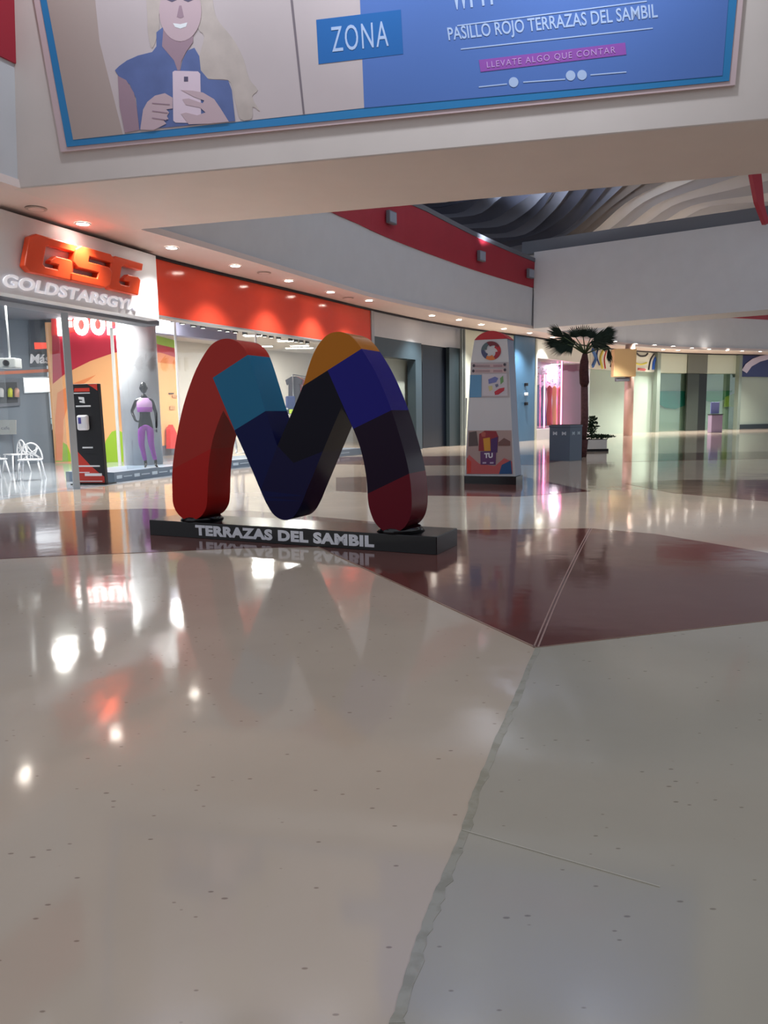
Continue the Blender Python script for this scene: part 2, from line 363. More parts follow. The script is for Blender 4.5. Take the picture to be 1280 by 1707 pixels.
# ---------------------------------------------------------------- tensile roof
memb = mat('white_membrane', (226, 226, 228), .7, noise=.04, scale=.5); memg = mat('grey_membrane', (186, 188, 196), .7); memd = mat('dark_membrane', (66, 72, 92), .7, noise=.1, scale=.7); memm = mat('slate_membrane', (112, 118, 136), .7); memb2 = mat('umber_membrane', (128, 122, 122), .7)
roof = thing('tensile_roof', 'pleated fabric roof with white and dark slate bands above the bridge', 'roof', (14, 36, 9.4))
ZR = 9.5
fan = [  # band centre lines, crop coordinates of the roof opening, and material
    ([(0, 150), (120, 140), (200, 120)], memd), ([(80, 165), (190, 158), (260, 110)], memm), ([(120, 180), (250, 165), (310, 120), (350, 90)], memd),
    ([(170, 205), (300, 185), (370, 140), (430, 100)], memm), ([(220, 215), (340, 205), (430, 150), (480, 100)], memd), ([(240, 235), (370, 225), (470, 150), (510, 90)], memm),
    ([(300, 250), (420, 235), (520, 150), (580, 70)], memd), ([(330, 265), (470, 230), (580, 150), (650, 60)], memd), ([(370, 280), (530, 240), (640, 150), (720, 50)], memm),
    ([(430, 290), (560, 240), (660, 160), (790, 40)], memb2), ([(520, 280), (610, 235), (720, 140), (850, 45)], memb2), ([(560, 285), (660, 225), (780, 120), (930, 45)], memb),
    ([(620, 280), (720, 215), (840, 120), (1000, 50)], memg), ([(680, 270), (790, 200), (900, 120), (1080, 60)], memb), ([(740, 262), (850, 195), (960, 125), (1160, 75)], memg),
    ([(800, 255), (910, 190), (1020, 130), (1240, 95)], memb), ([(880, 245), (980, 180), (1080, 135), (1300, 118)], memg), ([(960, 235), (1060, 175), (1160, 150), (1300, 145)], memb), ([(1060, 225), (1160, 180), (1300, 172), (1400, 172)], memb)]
def rp(c, z): return pz(680+c[0]/2.133, 280+c[1]/2.133, z)
def rezig(c):                                    # extend both ends so every band spans the opening
    a = V(c[0])-V(c[1]); b = V(c[-1])-V(c[-2]); return [tuple(V(c[0])+a.normalized()*60)]+list(c)+[tuple(V(c[-1])+b.normalized()*150)]
fl = [crom(rezig(c), 5) for c, _ in fan]
def resam(l, n=16):
    L_ = [0]
    for a, b in zip(l[:-1], l[1:]): L_.append(L_[-1]+(V(b)-V(a)).length)
    out = []
    for i in range(n+1):
        d = L_[-1]*i/n
        for j in range(len(l)-1):
            if d <= L_[j+1]+1e-6: out.append(V(l[j]).lerp(V(l[j+1]), (d-L_[j])/max(L_[j+1]-L_[j], 1e-9))); break
    return out
fl = [resam(l) for l in fl]
for i in range(len(fan)-1):
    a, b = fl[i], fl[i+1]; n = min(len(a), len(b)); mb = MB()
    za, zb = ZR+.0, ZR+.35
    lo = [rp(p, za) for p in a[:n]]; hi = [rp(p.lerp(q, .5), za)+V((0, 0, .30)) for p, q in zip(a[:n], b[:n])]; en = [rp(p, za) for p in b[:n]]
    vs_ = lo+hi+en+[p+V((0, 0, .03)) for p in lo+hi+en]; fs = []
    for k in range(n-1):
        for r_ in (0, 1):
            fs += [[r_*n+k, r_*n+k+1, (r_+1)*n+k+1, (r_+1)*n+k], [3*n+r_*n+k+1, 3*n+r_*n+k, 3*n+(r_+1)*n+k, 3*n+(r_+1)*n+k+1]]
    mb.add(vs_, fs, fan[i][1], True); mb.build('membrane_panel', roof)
mb = MB(); mb.box((18, 39, 11.2), (50, 34, .2), memg); mb.build('roof_deck', roof)
# slender red hanger on the right of the roof
rh = MB(); q = [(1253, 288), (1269, 288), (1274, 340), (1282, 372), (1276, 372), (1262, 335)]
rh.prism([depth_pt(*p, 26.2) for p in q], (0, .25, 0), red); tag(rh.build('roof_strut', origin=None), 'narrow red curved strut above the right end of the bridge', 'strut')

# ---------------------------------------------------------------- floodlights on red band
def inward(P, line):
    i = min(range(len(line)-1), key=lambda k: (V(line[k])-P.xy).length); t = (V(line[i+1])-V(line[i])).normalized(); return V((-t.y, t.x, 0)), V((t.x, t.y, 0))
for (x, y), lab in (((646, 364), 'nearest and largest of the grey floodlights on the red band, close to the beam'), ((797, 428), 'grey floodlight in the middle of the red band, between two others'), ((879, 457), 'small grey floodlight at the far end of the red band by the corner')):
    P = lhit(x, y); n_, t_ = inward(P, EDGE); P = P-n_*.14
    t = thing('floodlight', lab, 'floodlight', P, 'floodlights on the red band')
    Mx = Matrix((t_, n_, V((0, 0, 1)))).transposed()
    MB().box(P, (.42, .12, .36), steel, R3=Mx).build('housing', t, .01)
    MB().box(P-n_*.065, (.36, .012, .29), mat('lamp_lens', (150, 156, 172), .2), R3=Mx).build('lens', t)
    MB().box(P+n_*.09, (.06, .1, .1), steel, R3=Mx).build('bracket', t)
    if x < 870: lamp('SPOT', 'flood_beam', P-n_*.2+V((0, 0, .25)), 900, (P.x+3.5, P.y+.5, 13), t, col=(.9, .94, 1), spot_size=R(110), spot_blend=.8, shadow_soft_size=.2)

# ---------------------------------------------------------------- recessed downlights
def mk_down(P, lab, grp):
    t = thing('recessed_downlight', lab, 'downlight', P, grp)
    mb = MB(); n = 20; vs_ = [P+V((math.cos(a)*r_, math.sin(a)*r_, z)) for r_, z in ((.14, 0), (.14, -.012), (.11, -.014), (.105, 0)) for a in [2*math.pi*k/n for k in range(n)]]
    mb.add(vs_, [[j*n+k, j*n+(k+1) % n, (j+1)*n+(k+1) % n, (j+1)*n+k] for j in range(3) for k in range(n)], whitep, True); mb.build('trim_ring', t)
    MB().tube([P+V((0, 0, -.006)), P+V((0, 0, -.001))], .105, lampm, 20).build('lamp_face', t)
    lamp('SPOT', 'lamp_beam', P-V((0, 0, .06)), SPOT_W, None, t, spot_size=R(105), spot_blend=.9, shadow_soft_size=.09)
    return t
down = None
GR = {'a': ('downlights above the white letter sign', 'downlights above the white letter sign'), 'b': ('downlights above the glossy red fascia', 'downlights above the red fascia'),
      'c': ('downlights over the dark shopfront and directory', 'downlights over the dark shopfront'), 'd': ('tiny downlights over the far pale shopfronts', 'downlights over the far shops')}
spots = [('a', -40, 330), ('a', 138, 373), ('b', 286, 413), ('b', 392, 443), ('b', 481, 468), ('b', 551, 487), ('b', 615, 501), ('c', 720, 526), ('c', 765, 533), ('c', 802, 541), ('c', 840, 548), ('c', 883, 555), ('d', 921, 562)]
spots += [('d', *p) for p in ((1026, 569), (1059, 573), (1091, 575), (1122, 577), (1105, 583), (1130, 584), (1153, 580), (1182, 582), (1212, 584), (1237, 585), (1267, 586))]
fard = None; cnt = dict(a=0, b=0, c=0, d=0, z=0)
ORD = ['leftmost', 'second from the left', 'third from the left', 'fourth from the left', 'fifth from the left', 'sixth from the left', 'seventh from the left', 'eighth from the left', 'ninth from the left', 'tenth from the left', 'eleventh from the left', 'rightmost']
for k, x, y in spots:
    P = pz(x, y, CEIL-.002)
    if down is None: down = mk_down(P, *GR[k])
    else:
        o = copy_tree(down); place(o, P); tag(o, None, None, GR[k][1])
        if k in 'cd':
            for ch in o.children:
                if ch.type == 'LIGHT': ch.data = fard
    if down is not None and fard is None:
        fard = [c_ for c_ in down.children if c_.type == 'LIGHT'][0].data.copy(); fard.energy *= 2.6
    cnt[k] += 1; tag(o if cnt['z'] else down, '%s of the %s' % (ORD[cnt[k]-1], GR[k][0])); cnt['z'] = 1
# ceiling speaker grilles
vent = None
for x, y, lab in ((60, 348, 'round flush grille in the soffit left of the first downlight'), (440, 455, 'round flush grille in the soffit above the middle of the red fascia'), (580, 497, 'round flush grille in the soffit above the far end of the red fascia')):
    P = pz(x, y, CEIL-.004); gm = mat('grille_tan', (186, 170, 164), .6)
    if vent is None:
        vent = thing('ceiling_grille', lab, 'ceiling grille', P, 'flush soffit grilles'); MB().tube([P-V((0, 0, .008)), P], .17, gm, 24).build('grille_plate', vent)
        MB().tube([P-V((0, 0, .014)), P-V((0, 0, .009))], .12, soff, 24).build('grille_mesh', vent)
    else: o = copy_tree(vent); place(o, P); tag(o, lab)

# ---------------------------------------------------------------- banner on the beam
ban = thing('wall_banner', 'large blue framed advertising banner with a smiling woman on the ceiling beam', 'banner', onb(640, 190))
bb = mat('banner_blue_edge', (46, 128, 186), .4); bf = mat('banner_frame', (206, 182, 186), .5)
def ppoly(mb, pts, onf, off, th, m_):
    """flat print traced on a plane: onf(x,y,off) gives the point"""
    P = [onf(*p, off) for p in pts]; n_ = (onf(*pts[0], off+.01)-P[0])
    nn = (P[1]-P[0]).cross(P[2]-P[0]).normalized()
    mb.prism([p for p in P], onf.n*th if hasattr(onf, 'n') else V((0, 0, 0)), m_); return mb
onb.n = bplane
fr = [(104, 254), (1224, 143), (1256, -200), (24, -200)]
ppoly(MB(), fr, onb, .0, .04, bf).build('frame', ban)
ppoly(MB(), [(112, 245), (1215, 135), (1246, -190), (33, -190)], onb, .041, .01, bb).build('border_print', ban)
def onb_poly(name, pts, m_, off=.052, parent=ban): return ppoly(MB(), pts, onb, off, .002, m_).build(name, parent)
ph = onb_poly('picture_print', [(122, 233), (607, 180), (600, 0), (596, -180), (44, -180), (78, 0)], mat('banner_photo_wall', (196, 182, 184), .5, noise=.05, scale=.6))
onb_poly('picture_print', [(122, 233), (205, 224), (166, 70), (140, -180), (44, -180), (78, 0)], mat('banner_photo_tan', (176, 158, 152), .5), .053)
onb_poly('picture_print', [(607, 180), (1204, 126), (1214, 0), (1234, -180), (596, -180), (600, 0)], mat('banner_violet', (84, 118, 188), .4), .053)
onb_poly('picture_print', [(505, 190), (508, 190), (488, 0), (484, 0)], mat('banner_crack', (120, 108, 116), .6), .0555)
def bc(l): return [(160+x/4.267, y/4.267) for x, y in l]
hairm = mat('print_hair', (190, 176, 170), .6, noise=.08, scale=5); skinm = mat('print_skin', (196, 170, 178), .6); skin2 = mat('print_skin_shade', (160, 132, 146), .6); bl = mat('print_blouse', (92, 108, 160), .6, noise=.1, scale=4)
onb_poly('picture_print', bc(crom([(330, -500), (350, -100), (365, 100), (370, 230), (400, 345), (450, 200), (460, 50), (600, -200), (740, 50), (725, 200), (770, 260), (735, 400), (740, 500), (800, 560), (940, 570), (975, 650), (1000, 760), (1030, 850), (1110, 842), (1115, 760), (1165, 790), (1110, 690), (1150, 640), (1090, 560), (1050, 420), (990, 300), (930, 220), (860, 130), (830, 0), (800, -300), (700, -520), (500, -600)], 3)), hairm, .0555)
onb_poly('picture_print', bc([(135, 500), (165, 470), (220, 430), (300, 395), (400, 370), (430, 330), (430, 230), (480, 190), (470, 330), (555, 430), (580, 500), (600, 500), (615, 430), (650, 360), (700, 340), (735, 400), (745, 500), (800, 565), (940, 572), (965, 640), (990, 862), (310, 924), (295, 800), (285, 700), (240, 600), (160, 540)]), bl, .057)
onb_poly('picture_print', bc([(470, 330), (480, 190), (540, 270), (600, 300), (690, 240), (690, 300), (640, 370), (605, 440), (600, 500), (580, 500), (555, 430)]), skin2, .0585)
onb_poly('picture_print', bc([(600+150*math.cos(a), 80+215*math.sin(a)) for a in [2*math.pi*k/28 for k in range(28)]]), skinm, .060)
onb_poly('picture_print', bc([(548, 165), (600, 172), (650, 160), (640, 190), (600, 204), (562, 192)]), whitep, .0615)
onb_poly('picture_print', bc([(575, 120), (592, 40), (608, 40), (625, 120), (600, 130)]), skin2, .0615)
for x in (540, 655): onb_poly('picture_print', bc([(x-34, 0), (x, -16), (x+34, 0), (x, 14)]), mat('print_eye', (92, 84, 110), .6), .0615)
onb_poly('picture_print', bc([(155, 540), (215, 570), (270, 660), (290, 760), (308, 925), (205, 945), (168, 760)]), skin2, .0585)
onb_poly('picture_print', bc([(545, 512), (560, 503), (725, 508), (742, 525), (748, 862), (735, 876), (565, 872), (550, 858)]), mat('print_phone', (222, 200, 214), .5), .060)
onb_poly('picture_print', bc([(626, 545), (655, 545), (655, 580), (626, 580)]), mat('print_eye', (92, 84, 110)), .0615)
onb_poly('picture_print', bc([(315, 922), (335, 780), (365, 725), (420, 680), (490, 663), (545, 695), (545, 772), (500, 778), (520, 800), (505, 826), (515, 848), (480, 855), (500, 880), (410, 926)]), skinm, .0615)
onb_poly('picture_print', bc([(605, 640), (690, 645), (760, 658), (840, 705), (885, 770), (945, 866), (800, 880), (660, 884), (605, 810), (640, 800), (720, 820), (780, 800), (740, 765), (640, 745), (615, 705), (660, 700), (760, 735), (770, 715), (700, 690)]), skinm, .063)
for a, b in (((400, 730), (525, 740)), ((400, 785), (510, 800)), ((400, 835), (500, 850))):
    onb_poly('picture_print', bc([a, b, (b[0], b[1]+7), (a[0], a[1]+7)]), skin2, .064)
bx = onb_poly('label_print', [(527, 33), (668, 16), (672, 90), (531, 107)], mat('banner_label_blue', (34, 104, 176), .4), .0555)
def btext(body, p0, p1, p2, m_, off=.056, **k):    # p0 bottom left, p1 bottom right, p2 top left pixel
    O = onb(*p0, off); return text('lettering', body, O, onb(*p1, off)-O, onb(*p2, off)-O, m_, bplane, .003, parent=ban, **k)
blt = mat('banner_pale_text', (176, 196, 232), .5)
btext('ZONA', (554, 87), (648, 77), (551, 45), blt, off=.058, spacing=1.15)
btext('PASILLO ROJO TERRAZAS DEL SAMBIL', (749, 74), (1097, 36), (745, 46), blt, bold=.012)
btext('WI-FI', (754, 17), (822, 8), (748, -40), blt, bold=.03, spacing=1.2)
onb_poly('rule_print', [(762, 42), (1078, 1), (1078, 3), (762, 44)], blt, .0565); onb_poly('rule_print', [(768, 81), (1088, 46), (1088, 48), (768, 83)], blt, .0565)
onb_poly('label_print', [(798, 100), (1042, 71), (1044, 91), (801, 120)], mat('banner_magenta', (150, 84, 176), .4), .0565)
btext('LLEVATE ALGO QUE CONTAR', (812, 115), (1026, 90), (811, 103), mat('banner_lilac_text', (196, 156, 214), .5), off=.059, spacing=1.2)
for x, y in ((856, 137), (951, 126), (970, 125)): onb_poly('icon_print', [(x+8*math.cos(a), y+8.5*math.sin(a)) for a in [2*math.pi*k/16 for k in range(16)]], blt, .0565)
for a, b, y in ((798, 845, 142), (872, 942, 134), (984, 1044, 122)):
    onb_poly('fine_print', [(a, y+2), (b, y-3), (b, y-1), (a, y+4)], blt, .0565)

# ---------------------------------------------------------------- big letter sculpture
B0, B1 = pz(250, 892).xy, pz(728, 926).xy; bd = (B1-B0).normalized(); bk = V((-bd.y, bd.x)); bd3 = bd.to_3d(); bk3 = bk.to_3d()
cen = ((B0+B1)/2+bk*.27).to_3d()
mon = thing('letter_sculpture', 'giant multicoloured M letter sculpture on a low black plinth', 'sculpture', cen)
pb = MB(); pb.prism([B0.to_3d(), B1.to_3d(), (B1+bk*.56).to_3d(), (B0+bk*.56).to_3d()], (0, 0, .175), black); pl_ = pb.build('plinth', mon, .006)
MP = B0.to_3d()-bk3*-.03; mn = -bk3
def onm(x, y): return pplane(240+x/2.286, 540+y/2.286, MP, mn)
seg1 = [(302, 330), (284, 372), (262, 440), (250, 505), (243, 580), (240, 680), (230, 715), (210, 738), (182, 748), (150, 742), (125, 718), (111, 685), (108, 640), (108, 560), (118, 470), (138, 360), (165, 262), (200, 170), (240, 100), (272, 68), (310, 56), (345, 62), (374, 84), (395, 118), (423, 200), (463, 332), (508, 465)]
seg2 = [(508, 465), (560, 345), (605, 237), (625, 170), (648, 108), (675, 65), (705, 38), (742, 30), (778, 40), (806, 64), (830, 97), (872, 165), (912, 250), (945, 335), (975, 430), (1000, 520), (1015, 600), (1020, 680), (1015, 730), (1000, 765), (975, 788), (945, 797), (910, 787), (880, 757), (862, 715), (853, 670), (850, 610), (838, 530), (820, 460), (797, 400), (775, 355), (752, 318)]
seg3 = [(752, 318), (700, 440), (655, 550), (618, 640), (600, 685), (580, 722), (560, 742), (540, 748), (515, 742), (490, 722), (470, 690), (455, 660), (400, 530), (345, 408), (302, 330)]
out = crom(seg1, 4)[:-1]+crom(seg2, 4)[:-1]+crom(seg3, 4)[:-1]
P3 = [onm(*p) for p in out]
dz = .176-min(p.z for p in P3); print('M bottom shift', dz)
COL = {k: mat('m_'+k, c, .2, spec=.12) for k, c in dict(shaded_red=(176, 48, 40), red=(184, 30, 26), sky=(38, 112, 150), navy=(8, 14, 72), violet=(16, 10, 58), black=(10, 4, 24), amber=(186, 112, 24), indigo=(30, 24, 124), plum=(28, 4, 34), wine=(104, 14, 32)).items()}  # upper left arch red is darkened, its dimmer light put into the paint
keys = list(COL)
def lx(a, b, y): return a[0]+(b[0]-a[0])*(y-a[1])/(b[1]-a[1])
def ly(a, b, x): return a[1]+(b[1]-a[1])*(x-a[0])/(b[0]-a[0])
def cls(x, y):
    if x < 508:
        if x < (lx((262, 205), (345, 405), y) if y < 405 else 345) and (y > ly((262, 205), (395, 118), x) or x < 262):
            return 'shaded_red' if y < ly((110, 553), (250, 478), x) else 'red'
        if y < ly((262, 205), (395, 118), x): return 'shaded_red'
        if y < ly((345, 405), (463, 332), x): return 'sky'
        return 'navy'
    if y < ly((605, 237), (828, 95), x): return 'amber'
    if x < (lx((705, 190), (797, 400), y) if y < 400 else 790):
        if y < ly((508, 465), (570, 530), x) and y < ly((570, 530), (720, 470), x): return 'black'
        return 'violet' if y > ly((508, 465), (570, 530), x)+0 or x > 560 else 'navy'
    if y < ly((797, 400), (950, 325), x): return 'indigo'
    if y < ly((856, 645), (1015, 568), x): return 'plum'
    return 'wine'
bm = bmesh.new(); T = .40
fv = [bm.verts.new(p) for p in P3]; bvv = [bm.verts.new(p+bk3*T) for p in P3]; n = len(fv)
f1 = bm.faces.new(fv); f2 = bm.faces.new(bvv[::-1])
for i in range(n): bm.faces.new([fv[(i+1) % n], fv[i], bvv[i], bvv[(i+1) % n]])
bmesh.ops.recalc_face_normals(bm, faces=bm.faces[:])
bmesh.ops.triangulate(bm, faces=[f for f in bm.faces if len(f.verts) > 4])
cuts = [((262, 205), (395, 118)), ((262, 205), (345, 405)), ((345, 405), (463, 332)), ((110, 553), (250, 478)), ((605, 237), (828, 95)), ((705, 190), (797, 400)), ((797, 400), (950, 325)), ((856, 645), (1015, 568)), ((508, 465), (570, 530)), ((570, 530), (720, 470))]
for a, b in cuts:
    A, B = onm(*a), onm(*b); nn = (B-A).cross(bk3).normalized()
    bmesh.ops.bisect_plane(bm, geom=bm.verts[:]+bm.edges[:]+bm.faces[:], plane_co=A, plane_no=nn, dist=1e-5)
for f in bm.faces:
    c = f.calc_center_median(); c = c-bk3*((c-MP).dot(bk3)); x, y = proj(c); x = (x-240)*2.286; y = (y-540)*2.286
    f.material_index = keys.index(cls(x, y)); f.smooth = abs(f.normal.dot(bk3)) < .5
for e in bm.edges:
    if len(e.link_faces) == 2 and e.link_faces[0].normal.angle(e.link_faces[1].normal, 0) > R(38): e.smooth = False
for v_ in bm.verts: v_.co -= cen
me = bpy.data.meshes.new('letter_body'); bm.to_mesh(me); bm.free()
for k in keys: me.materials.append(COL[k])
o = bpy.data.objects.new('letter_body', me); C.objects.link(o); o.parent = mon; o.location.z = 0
for x, r_ in ((178, .17), (945, .18)):
    Pf = onm(x, 770); Pf = Pf+bk3*.2; Pf.z = .175; MB().tube([Pf, Pf+V((0, 0, .05))], [.24, .2], black, 24).build('foot_plate', mon)
Tl, Tr = pplane(327, 903, B0.to_3d(), mn), pplane(624, 917, B0.to_3d(), mn); zt = .035
O = V((Tl.x, Tl.y, zt))-bk3*.001; text('lettering', 'TERRAZAS DEL SAMBIL', O, V((Tr.x-Tl.x, Tr.y-Tl.y, 0)), V((0, 0, .115)), whitel, -bk3, .004, bold=.055, parent=pl_, spacing=1.08)

# ---------------------------------------------------------------- shopfront 1: white sign box, glass, mullions
zs_bot = hit(255, 540, offs(WALL, -.3)).z+.11; print('sign bottom z', zs_bot)
SL = offs(WALL, -.22)
sg = MB(); pl = run((-60, 420), (262, 470), SL); strip(sg, [pl[0], pl[-1]], zs_bot, CEIL-.07, .3, mat('sign_panel_white', (234, 236, 242), .35)); 
sign = thing('shop_sign', 'white fascia sign box with big orange and small white raised letters', 'sign', (pl[-1].x, pl[-1].y, zs_bot))
sg.build('sign_panel', sign, .008)
sA, sB = pl[0].to_3d(), pl[-1].to_3d(); sd = (sB-sA).normalized(); sn = V((sd.y, -sd.x, 0))
def ons(x, y, off=0): return pplane(x, y, sA+sn*off, sn)
og = mat('orange_red_letter', (240, 84, 40), .3)
O = ons(30, 452, .02); U_ = ons(222, 490, .02)-O; Vv = ons(41, 388, .02)-O; Vv = V((0, 0, Vv.z)); U_.z = 0; sk = U_*.045
Lg = [(0, .12), (0, .88), (.12, 1), (1, 1), (1, .78), (.40, .78), (.35, .73), (.35, .27), (.40, .22), (.66, .22), (.66, .34), (.48, .34), (.48, .42), (.58, .56), (.9, .56), (1, .48), (1, 0), (.12, 0)]
Ls = [(.12, 1), (.88, 1), (1, .88), (1, .76), (.36, .76), (.36, .62), (.88, .62), (1, .5), (1, .12), (.88, 0), (.02, 0), (0, .22), (.64, .22), (.64, .38), (.12, .38), (0, .5), (0, .88)]
for L_, a, b in ((Lg, 0, .37), (Ls, .35, .70), (Lg, .68, 1)):
    mb = MB(); th = .16 if L_ is Ls else .13
    mb.prism([O+U_*(a+(b-a)*x)+Vv*y+sk*(y*1.6)+V((0, 0, -.0)) for x, y in L_], sn*th, og); mb.build('letter', sign, .02)
O2 = ons(6, 488, .005); U2 = ons(231, 524, .005)-O2; U2.z = 0
O2.z = (ons(6, 486).z+ons(231, 520).z)/2+.04
text('lettering', 'GOLDSTARSGYM', O2, U2, V((0, 0, ons(6, 466).z-ons(6, 488).z)), mat('emissive_white_letter', (244, 244, 250), .5, emit=.35), sn, .03, bold=.022, shear=.25, parent=sign, spacing=1.05)  # slight emission added so the white letters read brighter
mb = MB(); strip(mb, run((-60, 420), (262, 470), offs(WALL, .08)), zs_bot-.06, zs_bot+.05, .4, steel); struct(mb, 'trim_6')
# red fascia
zr = [hit(x, y).z for x, y in ((270, 526), (400, 546), (530, 566))]; print('red bottom z', zr); ZRB = sum(zr)/3
mb = MB(); strip(mb, run((258, 480), (619, 550)), ZRB, CEIL-.06, .25, redgloss); rf = tag(mb.build('fascia_panel'), 'long glossy red fascia panel above the second shop window', 'fascia')
mb = MB(); strip(mb, run((256, 530), (624, 560), offs(WALL, -.02)), ZRB-.04, ZRB-.002, .3, alu); struct(mb, 'trim_7')
mb = MB(); strip(mb, run((619.5, 550), (624, 550), offs(WALL, -.04)), 0, CEIL-.06, .3, alu); struct(mb, 'trim_8')
GL = offs(WALL, .35)
# glass
def pane(i, a, b, z0, z1, m_=glass):
    mb = MB(); strip(mb, run(a, b, GL), z0, z1, .012, m_); struct(mb, 'window_%d' % i)
pane(1, (-60, 690), (108, 690), .02, zs_bot-.1); pane(2, (300, 690), (430, 690), .24, ZRB); pane(3, (432, 690), (600, 690), .24, ZRB); pane(4, (206, 690), (298, 690), .24, ZRB)
def post(i, a, r_, z0, z1, m_=alu, line=GL):
    P = hit(*a, line=line); mb = MB(); mb.box((P.x, P.y, (z0+z1)/2), (r_, r_, z1-z0), m_, rz=.5); struct(mb, 'trim_%d' % i)
post(9, (119, 690), .115, 0, zs_bot-.1, mat('alu_post', (178, 186, 192), .4, .2), offs(WALL, .1)); post(10, (299, 690), .04, .21, ZRB, whitep); post(11, (431, 690), .04, .21, ZRB, whitep)
# platform behind the glass
blues = mat('platform_blue', (112, 128, 146), .4); plat = thing('display_platform', 'long low grey blue display platform with pale logos inside the shop windows', 'platform', (hit(400, 690, GL).x, hit(400, 690, GL).y, 0))
mb = MB(); prun = run((184, 690), (603, 690), offs(WALL, .3)); strip(mb, prun, 0, .21, 1.3, blues); mb.build('platform_body', plat)
pm = mat('logo_pale', (190, 206, 220), .5)
for xa in list(range(188, 290, 30))+list(range(385, 575, 34)):
    q = run((xa, 690), (xa+9, 690), offs(WALL, .295)); mb = MB(); strip(mb, q, .07, .14, .004, pm); mb.build('logo_print', plat); q = run((xa+12, 690), (xa+26, 690), offs(WALL, .295)); mb = MB(); strip(mb, q, .095, .115, .004, pm); mb.build('line_print', plat)
# column
colm = mat('column_concrete', (176, 178, 184), .45, noise=.04, scale=3)
cc = pz(240, 777, .21); cdir = V((cc.x, cc.y, 0)).normalized(); CP = cc+cdir*.75
mb = MB(); mb.tube([(CP.x, CP.y, .21), (CP.x, CP.y, CEIL)], .45, colm, 40); tag(mb.build('round_column'), 'thick round grey concrete column behind the purple mannequin', 'column')

Q = V((CP.x, CP.y, 0))-cdir*1.35+V((-.9, -.3, 4.25)); t = thing('column_spotlight', 'bright spotlight aimed down the concrete column from the sign soffit', 'spotlight', Q)
MB().tube([Q+V((0, 0, .1)), Q-V((0, 0, .1))], [.05, .07], steel, 14).build('lamp_head', t); MB().tube([Q-V((0, 0, .1)), Q-V((0, 0, .105))], .06, lampm, 14).build('lamp_face', t); MB().tube([Q+V((0, 0, .1)), V((Q.x, Q.y, 4.74))], .015, steel, 8).build('stem', t)
lamp('SPOT', 'lamp_beam', Q-V((0, 0, .14)), 450, (CP.x, CP.y, 1.6), t, spot_size=R(70), spot_blend=.7, shadow_soft_size=.08)
# ---------------------------------------------------------------- mannequin (skinned chains, baked)
def skin(name, chain, mt, parent, sub=2, rootv=0):
    """chain: list of (co, radius, parent index)"""
    me = bpy.data.meshes.new(name); me.from_pydata([V(c) for c, r_, p in chain], [(i, p) for i, (c, r_, p) in enumerate(chain) if p is not None], [])
    o = bpy.data.objects.new(name, me); C.objects.link(o); o.modifiers.new('skin', 'SKIN')
    for i, (c, r_, p) in enumerate(chain):
        sv = me.skin_vertices[0].data[i]; sv.radius = r_ if hasattr(r_, '__len__') else (r_, r_); sv.use_root = (i == rootv)
    sb = o.modifiers.new('sub', 'SUBSURF'); sb.levels = sub; sb.render_levels = sub; bpy.context.view_layer.update()
    m2 = bpy.data.meshes.new_from_object(o.evaluated_get(bpy.context.evaluated_depsgraph_get())); bpy.data.objects.remove(o)
    m2.materials.clear(); m2.materials.append(mt)
    for p in m2.polygons: p.use_smooth = True; p.material_index = 0
    o = bpy.data.objects.new(name, m2); C.objects.link(o); o.parent = parent; return o
manb = mat('mannequin_black', (26, 24, 30), .15); purple = mat('purple_leggings', (150, 62, 176), .45); pinkt = mat('lilac_top', (214, 170, 226), .5); purt = mat('purple_band', (168, 84, 190), .5)
